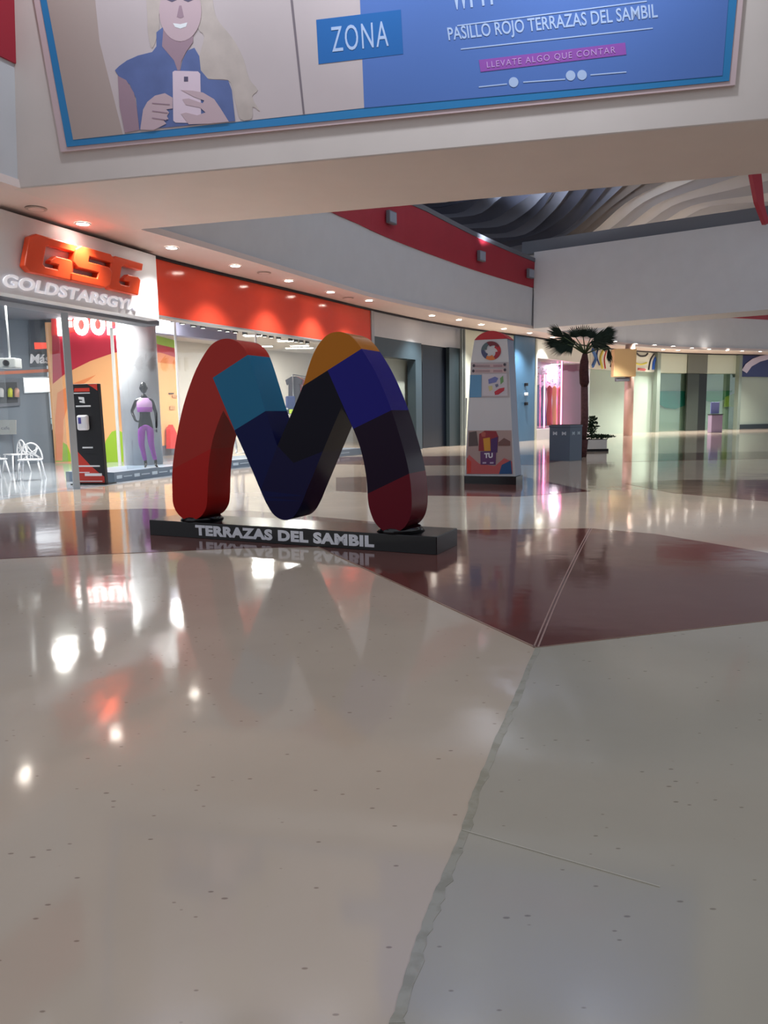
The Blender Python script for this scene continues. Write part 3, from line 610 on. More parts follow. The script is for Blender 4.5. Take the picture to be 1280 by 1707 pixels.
def mannequin(label, loc, face, h=1.0, outfit=True, mb_=None, leg=None, topm=None, grp=None):
    t = thing('mannequin', label, 'mannequin', loc, grp); bodym = mb_ or manb
    # x = viewer's right, y = away from the viewer; built facing the hall
    ch = [((0, 0, .98), (.135, .10), None), ((0, 0, 1.10), (.115, .085), 0), ((0, -.005, 1.25), (.125, .09), 1), ((.0, 0, 1.42), (.13, .085), 2), ((0, 0, 1.52), (.055, .055), 3), ((0, -.01, 1.60), (.045, .048), 4),
          ((-.155, 0, 1.455), (.052, .05), 3), ((-.27, .04, 1.22), (.036, .036), 6), ((-.20, -.10, 1.02), (.026, .026), 7), ((-.135, -.115, .99), (.022, .016), 8),
          ((.155, 0, 1.455), (.052, .05), 3), ((.225, .02, 1.18), (.037, .037), 10), ((.225, -.03, .92), (.026, .026), 11), ((.222, -.04, .84), (.026, .014), 12),
          ((-.085, 0, .90), (.085, .088), 0), ((-.11, -.01, .52), (.058, .06), 14), ((-.045, .02, .12), (.032, .034), 15), ((-.045, 0, .05), (.03, .035), 16), ((-.06, -.12, .022), (.034, .018), 17),
          ((.085, 0, .90), (.085, .088), 0), ((.09, -.03, .52), (.058, .06), 19), ((.165, .03, .12), (.032, .034), 20), ((.165, 0, .05), (.03, .035), 21), ((.19, -.12, .022), (.034, .018), 22)]
    skin('body', ch, bodym, t)
    hd = MB(); L0 = V(loc)
    hd.ball(L0+V((0, -.01, 1.72)), (.078, .098, .125), bodym, 18, 12); hd.ball(L0+V((0, -.03, 1.665)), (.055, .068, .06), bodym)
    hd.ball(L0+V((0, -.108, 1.70)), (.012, .018, .028), bodym, 8, 6); hd.ball(L0+V((0, -.092, 1.655)), (.024, .012, .009), bodym, 8, 6)
    for s_ in (-1, 1): hd.ball(L0+V((s_*.078, 0, 1.71)), (.01, .02, .032), bodym, 8, 6); hd.ball(L0+V((s_*.03, -.095, 1.735)), (.016, .01, .009), bodym, 8, 6)
    hd.build('head', t)
    for s_, bx_, by_, bz_, dx, dz in ((-1, -.135, -.115, .99, .8, -.2), (1, .222, -.045, .83, 0, -1)):   # five fingers each hand
        hm = MB()
        for k in range(5):
            ln = (.045, .07, .078, .072, .055)[k]; o_ = V((0, (k-2)*.014, 0)) if s_ == 1 else V((0, 0, (2-k)*.014))
            p0 = L0+V((bx_, by_, bz_))+o_; d_ = V((dx, -.15 if k else -.5, dz)).normalized(); d2 = (d_+V((0, -.5, -.3 if s_ < 0 else 0))).normalized()
            hm.tube([p0, p0+d_*ln*.55, p0+d_*ln*.55+d2*ln*.45], [.009, .008, .006], bodym, 6)
        hm.build('fingers', t)
    if outfit:
        lg = [((0, 0, 1.00), (.145, .108), None), ((0, 0, .955), (.145, .108), 0), ((-.087, 0, .88), (.094, .097), 1), ((-.11, -.01, .52), (.066, .068), 2), ((-.06, .015, .20), (.044, .046), 3), ((-.048, .018, .14), (.040, .042), 4),
              ((.087, 0, .88), (.094, .097), 1), ((.09, -.03, .52), (.066, .068), 6), ((.148, .022, .20), (.044, .046), 7), ((.163, .028, .14), (.040, .042), 8)]
        skin('leggings', lg, leg or purple, t)
        tp_0 = [((0, -.008, 1.24), (.137, .102), None), ((0, -.006, 1.34), (.142, .10), 0), ((0, 0, 1.43), (.135, .09), 1), ((-.09, 0, 1.49), (.05, .062), 2), ((.09, 0, 1.49), (.05, .062), 2)]
        def loft(name, rings, m_):
            mb = MB(); n = 24; vs_ = [L0+V((cx+rx*math.cos(a), cy+ry*math.sin(a), z)) for z, rx, ry, cx, cy in rings for a in [2*math.pi*k/n for k in range(n)]]
            mb.add(vs_, [[i*n+k, i*n+(k+1) % n, (i+1)*n+(k+1) % n, (i+1)*n+k] for i in range(len(rings)-1) for k in range(n)], m_, True); return mb.build(name, t)
        ct = loft('crop_top', [(1.235, .150, .112, 0, -.006), (1.30, .160, .122, 0, -.012), (1.36, .166, .126, 0, -.014), (1.43, .160, .112, 0, -.004), (1.485, .118, .092, 0, 0), (1.50, .10, .08, 0, 0)], topm or pinkt)
        if topm is None: loft('waistband', [(1.20, .148, .110, 0, -.006), (1.21, .153, .116, 0, -.006), (1.30, .1625, .1255, 0, -.012), (1.305, .160, .122, 0, -.012)], purt)
    MB().tube([L0+V((.05, 0, -.002)), L0+V((.05, 0, .008))], .19, glass if False else alu, 24).build('stand_base', t)
    t.rotation_euler.z = face; t.scale = (h,)*3
    return t
mp_ = pz(247, 780, .212); mp_.z = .212
mannequin('glossy black mannequin in a lilac crop top and purple leggings with one hand on hip', mp_+cdir*.15, R(16), 1.03)

# ---------------------------------------------------------------- sanitiser totem
tA, tB = pz(126, 808), pz(176, 808); tt = (tB-tA); tt.normalize(); td = V((-tt.y, tt.x, 0)); zt_ = depth_pt(150, 640, tA.y).z
tot = thing('sanitiser_totem', 'black and red freestanding totem with a white hand sanitiser dispenser', 'totem', (tA+tB)/2)
wT = .67; c0 = (tA+tB)/2; c0.z = 0
MB().box(c0+V((0, 0, .012))+td*.12, (wT+.1, .42, .024), black, rz=math.atan2(tt.y, tt.x)).build('base_plate', tot)
hT = zt_; mb = MB(); a_ = c0-tt*wT/2; b_ = c0+tt*wT/2
mb.prism([a_+V((0, 0, .024)), b_+V((0, 0, .024)), b_+V((0, 0, hT))-tt*.03, a_+V((0, 0, hT))], td*.1, blackm); bp_ = mb.build('body', tot, .006)
tn = -td
def ont(u, v, off=0): return a_+tt*(wT*u)+V((0, 0, hT*v))+tn*off
def tp_(name, pts, m_, off=.001, par=tot): mb = MB(); mb.prism([ont(u, v, off) for u, v in pts], tn*.002, m_); return mb.build(name, par)
tr = mat('totem_red', (206, 56, 40), .45)
tp_('graphic_print', [(.02, .02), (.02, .38), (.3, .28), (.55, .19), (.8, .12), (.97, .08), (.97, .02)], tr)
tp_('graphic_print', [(.62, .995), (.93, .995), (.93, .93), (.78, .965)], tr); tp_('graphic_print', [(.17, .925), (.2, .96), (.68, .96), (.68, .925)], tr, .003)
tp_('graphic_print', [(.16, .905), (.68, .905), (.68, .915), (.16, .915)], whitep); tp_('graphic_print', [(.2, .775), (.68, .775), (.68, .79), (.2, .79)], whitep)
tp_('graphic_print', [(.33, .82), (.5, .81), (.48, .87), (.3, .875), (.31, .85), (.42, .845), (.42, .835), (.33, .835)], whitep); tp_('graphic_print', [(.32, .365), (.66, .365), (.66, .38), (.32, .38)], whitep)
tp_('graphic_print', [(.12, .18), (.85, .18), (.85, .195), (.12, .195)], whitep, .004); tp_('graphic_print', [(.34, .088), (.9, .088), (.9, .115), (.34, .115)], whitep, .004); tp_('graphic_print', [(.08, .12), (.5, .12), (.5, .128), (.08, .128)], whitep, .004); tp_('graphic_print', [(.1, .03), (.9, .03), (.9, .04), (.1, .04)], whitep, .004)
mb = MB(); q = ont(.45, .62, .06); mb.box(q, (.22, .12, .30), whitel, rz=math.atan2(tt.y, tt.x)); dp = mb.build('dispenser', tot, .035)
mb = MB(); q = ont(.40, .64, .122); mb.box(q, (.06, .004, .12), mat('label_violet', (88, 84, 170), .5), rz=math.atan2(tt.y, tt.x)); mb.build('label_print', dp)

# ---------------------------------------------------------------- inside shop 1
dwall = mat('shop_grey_wall', (126, 136, 148), .6); ow = mat('mural_orange', (240, 178, 122), .6); ow2 = mat('mural_deep_orange', (232, 138, 84), .6); cr = mat('mural_crimson', (186, 40, 62), .6); gr = mat('mural_green', (150, 190, 50), .6); gr2 = mat('mural_green_dark', (120, 164, 36), .6)
# grey back wall
mb = MB(); BW0, BW1 = V((-20, 18.0, 0)), V((-10.25, 23.0, 0)); bwd = (BW1-BW0).normalized(); bwn = V((bwd.y, -bwd.x, 0))
mb.prism([BW0, BW1, BW1-bwn*.2, BW0-bwn*.2], (0, 0, 4.3), dwall); struct(mb, 'wall_shop_back')
mb = MB(); mb.prism([V((-20, 9, 0)), BW0, BW0+V((-.2, 0, 0)), V((-20.2, 9, 0))], (0, 0, 4.3), dwall); struct(mb, 'wall_shop_left')
def onw(x, y, off=0): return pplane(x, y, BW0+bwn*off, bwn)
onw.n = bwn
def wprint(name, pts, m_, off=.01, th=.01, par=None, lab=None, cat=None):
    o = ppoly(MB(), pts, onw, off, th, m_).build(name, par)
    if lab: tag(o, lab, cat)
    return o
wprint('wall_stripe', [(-60, 622), (103, 614), (103, 619), (-60, 628)], mat('orange_stripe', (216, 120, 84), .5), lab='thin orange stripe along the grey wall under the dark menu wall', cat='stripe')
mw = thing('menu_board', 'dark grey wall sign with white script and a small red panel', 'sign', onw(80, 590)); wprint('board', [(47, 520), (104, 524), (104, 608), (50, 612)], mat('board_slate', (72, 80, 92), .5), .02, .05, mw)
wprint('red_panel', [(57, 571), (84, 571), (84, 581), (58, 582)], mat('glow_red', (230, 70, 50), emit=1.2), .075, .01, mw)
O = onw(50, 606, .075); text('lettering', 'Más rico', O, onw(122, 606, .075)-O, onw(51, 590, .075)-O, whitel, bwn, .01, bold=.03, parent=mw)
scr = thing('menu_screen', 'bright white wall screen below the orange stripe', 'screen', onw(65, 640, .1)); wprint('screen_bezel', [(38, 629), (90, 628), (90, 654), (40, 656)], alu, .02, .06, scr); wprint('screen_face', [(39.5, 631), (89, 630), (89, 652.5), (42, 654)], mat('screen_glow', (245, 248, 255), emit=2.2), .082, .004, scr)
shl = thing('wall_shelf', 'dark framed shelf unit on the left of the grey shop wall', 'shelf', onw(16, 660)); wprint('frame', [(-20, 634), (32, 633), (34, 676), (-20, 680)], steel, .02, .1, shl); wprint('inner_panel', [(-20, 638), (28, 637), (30, 671), (-20, 674)], mat('shelf_dark', (56, 58, 64), .5), .125, .01, shl)
for x, c_, n_ in ((2, (220, 220, 220), 'white'), (17, (196, 204, 60), 'yellow'), (28, (210, 160, 140), 'pink')):
    P = onw(x, 662, .3); P2 = onw(x, 650, .3); o = MB().tube([P, P2, P2+V((0, 0, .06))], [.07, .07, .03], mat('bottle_'+n_, c_, .3), 12).build('bottle'); tag(o, n_+' bottle on the dark shelf unit inside the first shop', 'bottle', 'bottles on the shelf unit')
# counter in front of back wall
ct0, ct1 = pz(0, 764), pz(92, 762); cd = (ct1-ct0).normalized(); cn = V((-cd.y, cd.x, 0)); ctr = thing('serving_counter', 'dark serving counter with a glass guard inside the first shop', 'counter', (ct0+ct1)/2)
A_ = ct0-cd*2.5; B_ = ct1; mb = MB(); mb.prism([A_, B_, B_+cn*.7, A_+cn*.7], (0, 0, .95), mat('counter_dark', (60, 64, 70), .4)); mb.build('counter_body', ctr, .01)
mb = MB(); mb.prism([A_-cn*.05+V((0, 0, .95)), B_-cn*.05+V((0, 0, .95)), B_+cn*.75+V((0, 0, .95)), A_+cn*.75+V((0, 0, .95))], (0, 0, .04), mat('counter_top', (150, 158, 156), .3)); mb.build('worktop', ctr)
mb = MB(); mb.prism([A_+V((0, 0, .99)), B_+V((0, 0, .99)), B_+cn*.015+V((0, 0, .99)), A_+cn*.015+V((0, 0, .99))], (0, 0, .36), gglass); mb.build('glass_guard', ctr)
mb = MB(); mb.prism([A_+V((0, 0, 1.35)), B_+V((0, 0, 1.35)), B_+cn*.04+V((0, 0, 1.35)), A_+cn*.04+V((0, 0, 1.35))], (0, 0, .03), alu); mb.build('guard_rail', ctr)
rnd = [(18, .3, .17, (214, 208, 190), 'cream tub'), (36, .28, .14, (196, 186, 160), 'beige tray'), (48, .3, .12, (224, 224, 220), 'white box'), (58, .34, .2, (70, 74, 78), 'dark appliance'), (69, .3, .22, (160, 168, 170), 'grey canister'), (81, .3, .16, (150, 60, 64), 'red jar')]
for x, d_, h_, c_, lab in rnd:
    P = (ct0+cd*((x)/92*(ct1-ct0).length))+cn*.35; P.z = .991
    mb = MB(); k = mat('item_'+lab.replace(' ', '_'), c_, .4); nm = lab.split()[-1]
    if nm in ('tub', 'canister', 'jar'): mb.tube([P, P+V((0, 0, h_)), P+V((0, 0, h_+.015)), P+V((0, 0, h_+.03))], [.07, .08, .085, .04], k, 16)
    else: mb.box(P+V((0, 0, h_/2)), (.17, .15, h_), k, rz=.4); mb.box(P+V((0, 0, h_+.012)), (.13, .1, .024), whitep, rz=.4)
    tag(mb.build(nm, bevel=.008), lab+' standing on the serving counter worktop', nm)
# poster panel hanging low at left and table
P = pz(14, 775); tb = thing('promo_board', 'light grey board with dark script at the left edge of the shop', 'board', P)
q = [depth_pt(x, y, P.y) for x, y in ((-30, 700), (26, 700), (26, 724), (-30, 725))]; MB().prism(q, (.0, .05, 0), mat('board_grey', (176, 178, 176), .5)).build('board_panel', tb)
for x in (-24, 20): a__ = depth_pt(x, 724, P.y); MB().tube([(a__.x, a__.y+.02, 0), (a__.x, a__.y+.02, a__.z)], .015, steel, 8).build('leg', tb)
O = depth_pt(2, 716, P.y-.003); text('lettering', 'cafe', O, depth_pt(16, 716, P.y-.003)-O, V((0, 0, .09)), steel, (0, -1, 0), .003, parent=tb)
# white lattice chairs
cw = mat('white_plastic', (232, 232, 236), .35)
def chair(P, rz, lab):
    t = thing('lattice_chair', lab, 'chair', P, 'white lattice chairs'); P = V(P)
    mb = MB(); mb.box(P+V((0, 0, .45)), (.44, .42, .03), cw); mb.build('seat', t, .012)
    for sx in (-1, 1):
        for sy in (-1, 1): MB().tube([P+V((sx*.18, sy*.17, .44)), P+V((sx*.25, sy*.24, 0))], [.022, .014], cw, 8).build('leg', t)
    mb = MB(); arc = [P+V((.22*math.cos(a), .19-.02, .45+.36*math.sin(a))) for a in [math.pi*k/12 for k in range(13)]]; mb.tube(arc, .016, cw, 8)
    rn = random.Random(3)
    for k in range(7):
        a1 = math.pi*rn.uniform(.02, .98); a2 = math.pi*rn.uniform(.02, .98); c_ = P+V((rn.uniform(-.08, .08), .17, .45+rn.uniform(.05, .2)))
        mb.tube([P+V((.22*math.cos(a1), .17, .45+.36*math.sin(a1))), c_, P+V((.2*math.cos(a2), .17, .46))], .010, cw, 6)
    mb.build('backrest', t)
    t.rotation_euler.z = rz; return t
chs = []
for x, y, rz, lab in ((44, 802, .25, 'white lattice back chair nearest the glass inside the first shop'), (20, 788, -.6, 'white lattice back chair behind the nearest one, by the grey board'), (-18, 800, .9, 'white chair cut off by the left edge of the picture')):
    P = pz(x, y); 
    if not chs: c1 = chair(P+V((0, .25, 0)), rz, lab); chs.append(c1)
    else: o = copy_tree(c1); place(o, P+V((0, .25, 0)), rz); tag(o, lab)
# pendant lamps
for x, y0, y1, Yd, lab in ((17, 522, 596, 15.2, 'pendant rod with a grey box projector at the left of the first shop'),):
    P = depth_pt(x, y1+10, Yd); t = thing('ceiling_projector', lab, 'projector', P); MB().tube([P+V((0, 0, .1)), V((P.x, P.y, 4.2))], .02, whitep, 8).build('rod', t); MB().box(P, (.34, .3, .2), mat('projector_grey', (186, 190, 190), .4)).build('housing', t, .02); MB().tube([P+V((0, -.15, 0)), P+V((0, -.19, 0))], .06, blackm, 14).build('lens', t)
# mural walls
mA, mB_, mC = pz(92, 772), pz(207, 770), pz(330, 752)
def wallp(name, a, b, h, m_): mb = MB(); d_ = (b-a).normalized(); n_ = V((-d_.y, d_.x, 0)); mb.prism([a, b, b+n_*.12, a+n_*.12], (0, 0, h), m_); return struct(mb, name)
zmt = 4.2
wallp('wall_mural_left', mA, mB_, zmt, ow); wallp('wall_mural_right', mB_, mC, zmt, ow)
def mk_on(a, b):
    d_ = (b-a).normalized(); n_ = V((d_.y, -d_.x, 0))
    def f(x, y, off=0): return pplane(x, y, a+n_*off, n_)
    f.n = n_; return f
onL, onR = mk_on(mA, mB_), mk_on(mB_, mC)
def mpr(pts, on, m_, off=.004): return struct(ppoly(MB(), pts, on, off, .004, m_), 'wall_mural_print')
mpr([(88, 640), (110, 622), (150, 602), (190, 588), (206, 586), (206, 500), (86, 500)], onL, cr); mpr([(86, 560), (206, 540), (206, 470), (84, 470)], onL, mat('mural_red', (222, 52, 48), .6), .009)
mpr([(93, 770), (92, 728), (112, 742), (122, 769)], onL, gr); mpr([(172, 770), (176, 735), (186, 720), (196, 716), (206, 722), (206, 772)], onL, gr)
mpr([(92, 700), (96, 655), (120, 640), (160, 625), (120, 655), (106, 700), (104, 768), (93, 768)], onL, ow2, .009)
mpr([(207, 586), (268, 588), (300, 600), (330, 615), (330, 590), (207, 560)], onR, cr); mpr([(207, 562), (330, 600), (330, 545), (207, 520)], onR, gr); mpr([(207, 628), (262, 604), (300, 608), (330, 640), (330, 612), (300, 598), (268, 588), (207, 586)], onR, ow2, .012)
mpr([(207, 775), (330, 757), (330, 735), (207, 752)], onR, mat('mural_base_grey', (92, 100, 116), .6))
wprint2 = lambda name, pts, on, m_, off, th, lab, cat: tag(ppoly(MB(), pts, on, off, th, m_).build(name), lab, cat)
wprint2('teal_poster', [(199, 645), (217, 646), (220, 705), (203, 705)], onR, mat('poster_teal', (48, 132, 162), .4), .02, .02, 'teal framed poster on the orange wall left of the column', 'poster')
wprint2('red_cone', [(277, 735), (277, 715), (281, 708), (288, 722), (289, 748), (277, 748)], onR, mat('cone_red', (214, 36, 32), .4), .06, .15, 'red rounded display shape right of the column base', 'display')
for x, y, w_, h_, k in ((285, 656, 8, 2, 'black'), (291, 661, 8, 4, 'tan'), (287, 680, 8, 6, 'tan')): wprint2('wall_plate', [(x-w_/2, y-h_/2), (x+w_/2, y-h_/2), (x+w_/2, y+h_/2), (x-w_/2, y+h_/2)], onR, mat('plate_'+k, (40, 36, 36) if k == 'black' else (196, 150, 104), .5), .02, .02, {656: 'slim black plate on the orange wall right of the column', 661: 'small tan plate just under the slim black plate', 680: 'square tan plate lowest on the orange wall right of the column'}[y], 'wall plate')
# FOOD letters
fd = thing('food_sign', 'glowing white FOOD letters on the red part of the mural', 'sign', onL(150, 560, .06))
O = onL(98, 560, .05); U_ = onL(204, 562, .05)-O; U_.z = 0; H_ = V((0, 0, onL(98, 524).z-onL(98, 560).z)); lg_ = mat('letter_glow', (255, 250, 245), emit=5)
for k, ch_ in enumerate('FOOD'): text('letter', ch_, O+U_*(.26*k), U_*.225, H_, lg_, onL.n, .08, bold=.06, parent=fd)
# inner door posts
for k, (x, y, r_, lab) in enumerate(((200, 776, .07, 'slim grey steel post right of the sanitiser totem'),)):
    P = pz(x, y); tag(MB().box((P.x, P.y, 1.9), (r_, r_, 3.8), mat('post_grey', (176, 178, 176), .4)).build('steel_post'), lab, 'post')

# ---------------------------------------------------------------- shop interiors: shells, ceilings, lights
ceilg = mat('shop_ceiling', (182, 182, 182), .7); wallg = mat('shop_wall_pale', (196, 194, 188), .7)
mb = MB(); mb.prism([V((-20, 9, 4.3)), V((-7.3, 8, 4.3)), V((-6.9, 12, 4.3)), V((-5.4, 16.6, 4.3)), V((-5.6, 22.8, 4.3)), V((-9, 24.5, 4.3)), V((-20, 19, 4.3))], (0, 0, .1), mat('shop_ceiling_dark', (126, 134, 144), .7)); struct(mb, 'ceiling_shop_left')
S2 = offs(WALL, 7.5)
mb = MB(); bp2 = [p for p in S2 if 26 < p[1] < 40]; strip(mb, [V(p) for p in bp2], 0, 4.1, .2, wallg); struct(mb, 'wall_shop_rear')
mb = MB(); fp = [p for p in GL if 18.5 < p[1] < 33]; mb.prism([V((*p, 4.1)) for p in fp]+[V((*p, 4.1)) for p in bp2[::-1]], (0, 0, .1), ceilg); struct(mb, 'ceiling_shop_middle')
lilac = mat('bulkhead_lilac', (150, 150, 176), .7)
mb = MB(); strip(mb, run((262, 690), (400, 690), offs(WALL, 2.6)), 3.55, 4.1, .3, lilac); struct(mb, 'wall_shop_bulkhead')
mb = MB(); a = V((*run((270, 690), (300, 690), offs(WALL, 3.2))[0], 0)); 
LW = ['leftmost', 'middle', 'rightmost', 'large nearest', 'second nearest', 'far left', 'far middle', 'far right', 'small right', 'far column side', 'column side']
for k, (x, y, Y_, e) in enumerate(((30, 540, 14.8, 60), (78, 532, 17, 60), (150, 540, 17.8, 90), (425, 595, 26, 70), (480, 597, 28, 70), (440, 606, 30, 0), (492, 607, 31, 0), (508, 607, 31, 0), (500, 597, 30, 60), (270, 577, 20, 60), (313, 581, 22, 60))):
    P = depth_pt(x, y, Y_); P.z = 4.29 if x < 200 else 4.09
    t = thing('shop_ceiling_light', LW[k]+' oblong white light panel in the ceiling of the %s' % ('first shop' if x < 200 else 'second shop'), 'ceiling light', P, 'ceiling lights of the first shop' if x < 200 else 'ceiling lights of the second shop')
    MB().box(P, (.8, .42, .03), whitep).build('housing', t); MB().box(P-V((0, 0, .017)), (.7, .32, .004), mat('panel_glow', (255, 252, 245), emit=9)).build('diffuser', t)
    if e: lamp('AREA', 'panel_beam', P-V((0, 0, .05)), e*SHOP_W, P-V((0, 0, 2)), t, shape='RECTANGLE', size=.7, size_y=.32)
# spot clusters hanging under red fascia
sp0 = None
for x, y, on_ in ((289, 531, 0), (304, 534, 1), (322, 538, 1), (338, 541, 0), (366, 545, 0), (379, 547, 1), (392, 549, 0), (408, 552, 0), (431, 554, 1), (441, 556, 1), (452, 558, 1), (464, 560, 0), (484, 563, 1), (493, 565, 0), (502, 566, 1), (512, 568, 0)):
    P = hit(x, y, offs(WALL, .7)); P.z = min(P.z+.08, 3.95)
    if sp0 is None:
        sp0 = t = thing('track_spotlight', '', 'spotlight', P)
        MB().tube([P+V((0, 0, .02)), P+V((0, 0, -.17))], [.06, .075], blackm, 12).build('lamp_head', t); MB().tube([P+V((0, 0, -.171)), P+V((0, 0, -.175))], .05, mat('spot_glow', (255, 250, 240), emit=2), 12).build('lamp_face', t); MB().tube([P+V((0, 0, .02)), V((P.x, P.y, 4.11))], .012, blackm, 8).build('stem', t)
    else: t = copy_tree(sp0); place(t, P)
    q = 0 if x < 345 else 1 if x < 415 else 2 if x < 470 else 3
    kk = kk+1 if 'kk' in globals() and q == qq else 0; qq = q
    tag(t, ('leftmost', 'second', 'third', 'rightmost')[kk]+' small black spotlight of the %s cluster hanging below the red fascia' % ('first', 'second', 'third', 'fourth')[q], None, 'spotlights of the %s cluster' % ('first', 'second', 'third', 'fourth')[q])
    
# clothes rack and garments seen between the letter's peaks
rk0, rk1 = depth_pt(488, 626, 23.2), depth_pt(516, 622, 25.0); rk0.z = rk1.z = 2.58
rack = thing('clothes_rack', 'chrome clothes rail full of garments seen over the valley of the letter', 'clothes rack', (rk0.x, rk0.y, 0)); MB().tube([rk0, rk1], .02, alu, 8).build('rail', rack)
for p in (rk0, rk1): MB().tube([(p.x, p.y, 0), p], .02, alu, 8).build('post', rack)
gc = [((70, 64, 74), 'charcoal'), ((190, 60, 80), 'rose'), ((216, 210, 200), 'cream'), ((120, 110, 100), 'taupe'), ((200, 200, 204), 'light grey'), ((60, 60, 90), 'navy'), ((214, 100, 120), 'pink'), ((170, 150, 130), 'tan'), ((90, 100, 80), 'olive')]
def garment(P, d_, m_, w_, h_):
    mb = MB(); P = V(P); s_ = V((-d_.y, d_.x, 0)); pr = [(-.12, 0), (.12, 0), (.5, -.12), (.42, -.3), (.32, -.25), (.36, -1), (-.36, -1), (-.32, -.25), (-.42, -.3), (-.5, -.12)]
    mb.prism([P+s_*(a*w_)+V((0, 0, b*h_)) for a, b in pr], d_*.09, m_); return mb
for k, (c_, nm) in enumerate(gc):
    d_ = (rk1-rk0).normalized(); P = rk0.lerp(rk1, (k+.3)/len(gc)); P.z -= .05
    o = garment(P, d_, mat('cloth_'+nm, c_, .8, noise=.2, scale=30), .55, .9).build('hanging_garment', bevel=.015); tag(o, '%s garment hanging on the chrome rail behind the letter valley' % nm, 'garment', 'garments on the rail')
ht_ = depth_pt(483, 690, 21.9).z; P = depth_pt(478, 683, 21.9); P.z = 0; st = thing('display_table', 'pale display table with folded sportswear behind the letter valley', 'table', P)
MB().box(P+V((0, 0, ht_-.026)), (1.1, .5, .05), wallg).build('tabletop', st, .01)
for sx in (-1, 1):
    for sy in (-1, 1): MB().box(P+V((sx*.5, sy*.2, ht_/2-.026)), (.05, .05, ht_-.052), alu).build('leg', st)
for x, y, c_, lab, s_ in ((484, 664, (44, 66, 130), 'blue boxy folded jacket standing tallest on the display table', (.26, .2, .52)), (472, 672, (40, 44, 52), 'black and white helmet shaped bag on the display table', (.24, .26, .22)), (487, 678, (206, 236, 40), 'bright yellow green shoe box on the display table edge', (.20, .18, .13))):
    Q = depth_pt(x, y+4, 21.85 if x != 484 else 22.05); Q.z = ht_+.001
    mb = MB(); 
    if y > 670 and x < 480: mb.ball(Q+V((0, 0, s_[2]/2+.02)), [v_/2 for v_ in s_], mat('fold_%d' % x, c_, .4)); mb.tube([Q+V((-.15, -.12, .1)), Q+V((0, -.17, .16)), Q+V((.15, -.1, .14))], .03, whitep, 8)
    else: mb.box(Q+V((0, 0, s_[2]/2)), s_, mat('fold_%d_%d' % (x, y), c_, .6), rz=.3)
    tag(mb.build('folded_jacket' if y < 670 else ('bag' if x < 480 else 'shoe_box'), bevel=.03), lab, 'sportswear')
lgP = pz(397, 757, .21); lgP.z = .212
mannequin('white mannequin with dark shoes half hidden between the sculpture legs', lgP+V((-.1, .5, 0)), R(10), 1.0, True, mat('mannequin_white', (214, 214, 220), .4), mat('grey_trouser', (196, 198, 204), .7), mat('dark_shirt', (60, 62, 74), .7))

# ---------------------------------------------------------------- dark shopfront
slate = mat('slate_panel', (58, 74, 84), .35); navyb = mat('navy_black', (10, 16, 28), .3); pale = mat('pale_green_panel', (176, 186, 178), .4, noise=.06, scale=1); dgr = mat('dark_slate', (42, 54, 60), .4)
z1 = hit(660, 566).z; z2 = hit(735, 576).z; print('white band', z1, z2)
mb = MB(); strip(mb, run((624, 560), (703, 560)), z1, CEIL+.003, .3, white); struct(mb, 'wall_band_left')
mb = MB(); strip(mb, run((703, 560), (768, 560), offs(WALL, .25)), z2, CEIL+.003, .3, white); struct(mb, 'wall_band_right')
sfr = thing('dark_shopfront', 'closed dark slate shopfront frame with a pale panel behind the letter sculpture', 'shopfront', (*hit(665, 690).xy, 0))
mb = MB(); strip(mb, run((624, 640), (703, 640)), z1-.62, z1, .35, slate); strip(mb, run((693, 640), (703, 640)), 0, z1-.62, .35, slate); strip(mb, run((624, 640), (632, 640)), 0, z1-.62, .35, slate); mb.build('portal_frame', sfr)
mb = MB(); strip(mb, run((632, 640), (694, 640), offs(WALL, .5)), 0, z1-.6, .06, pale); mb.build('pale_panel', sfr)
mb = MB(); strip(mb, run((687, 640), (693, 640), offs(WALL, .36)), 0, z1-.6, .1, navyb); mb.build('door_jamb', sfr)
mb = MB(); strip(mb, run((704, 640), (768, 640), offs(WALL, .3)), 0, z2, .1, navyb); rec = mb.build('dark_bay', sfr)
mb = MB(); strip(mb, run((749, 640), (768, 640), offs(WALL, .12)), 0, z2, .16, dgr); mb.build('slate_pier', sfr)
for i, x in enumerate((769.5, 773.5)):
    P = hit(x, 640); tag(MB().box((P.x, P.y, 2.34), (.06, .1, 4.68), mat('mullion_grey', (128, 136, 134), .4, .3), rz=.9).build('mullion'), ('left' if i == 0 else 'right')+' upright of the slim twin grey mullions beside the dark bay', 'mullion', 'twin mullions')
mb = MB(); strip(mb, run((776, 640), (862, 640), offs(WALL, .02)), 0, CEIL-.06, .2, mat('cream_green_wall', (206, 212, 196), .5)); struct(mb, 'wall_left_cream')
mb = MB(); strip(mb, run((858, 640), (891, 640), offs(WALL, -.05)), 0, CEIL-.01, .4, mat('blue_panel', (72, 112, 146), .35)); bw = tag(mb.build('blue_wall_panel'), 'tall blue wall panel right of the directory stand', 'wall panel')
for y, k, lab in ((641, 'dark', 'upper dark hook on the blue wall panel'), (657, 'white', 'small white switch plate on the blue wall panel'), (673, 'dark', 'lower dark hook on the blue wall panel')):
    P = hit(877, y, offs(WALL, -.12)); tag(MB().box(P, (.14, .14, .14), whitep if k == 'white' else blackm, rz=.8).build('switch_plate' if k == 'white' else 'hook', bevel=.02), lab, 'fitting')
P = hit(892, 640); tag(MB().box((P.x, P.y, 2.34), (.14, .14, 4.68), mat('cream_post', (206, 210, 196), .5), rz=.9).build('corner_post'), 'slim cream corner post between the blue panel and the pink shop', 'post')

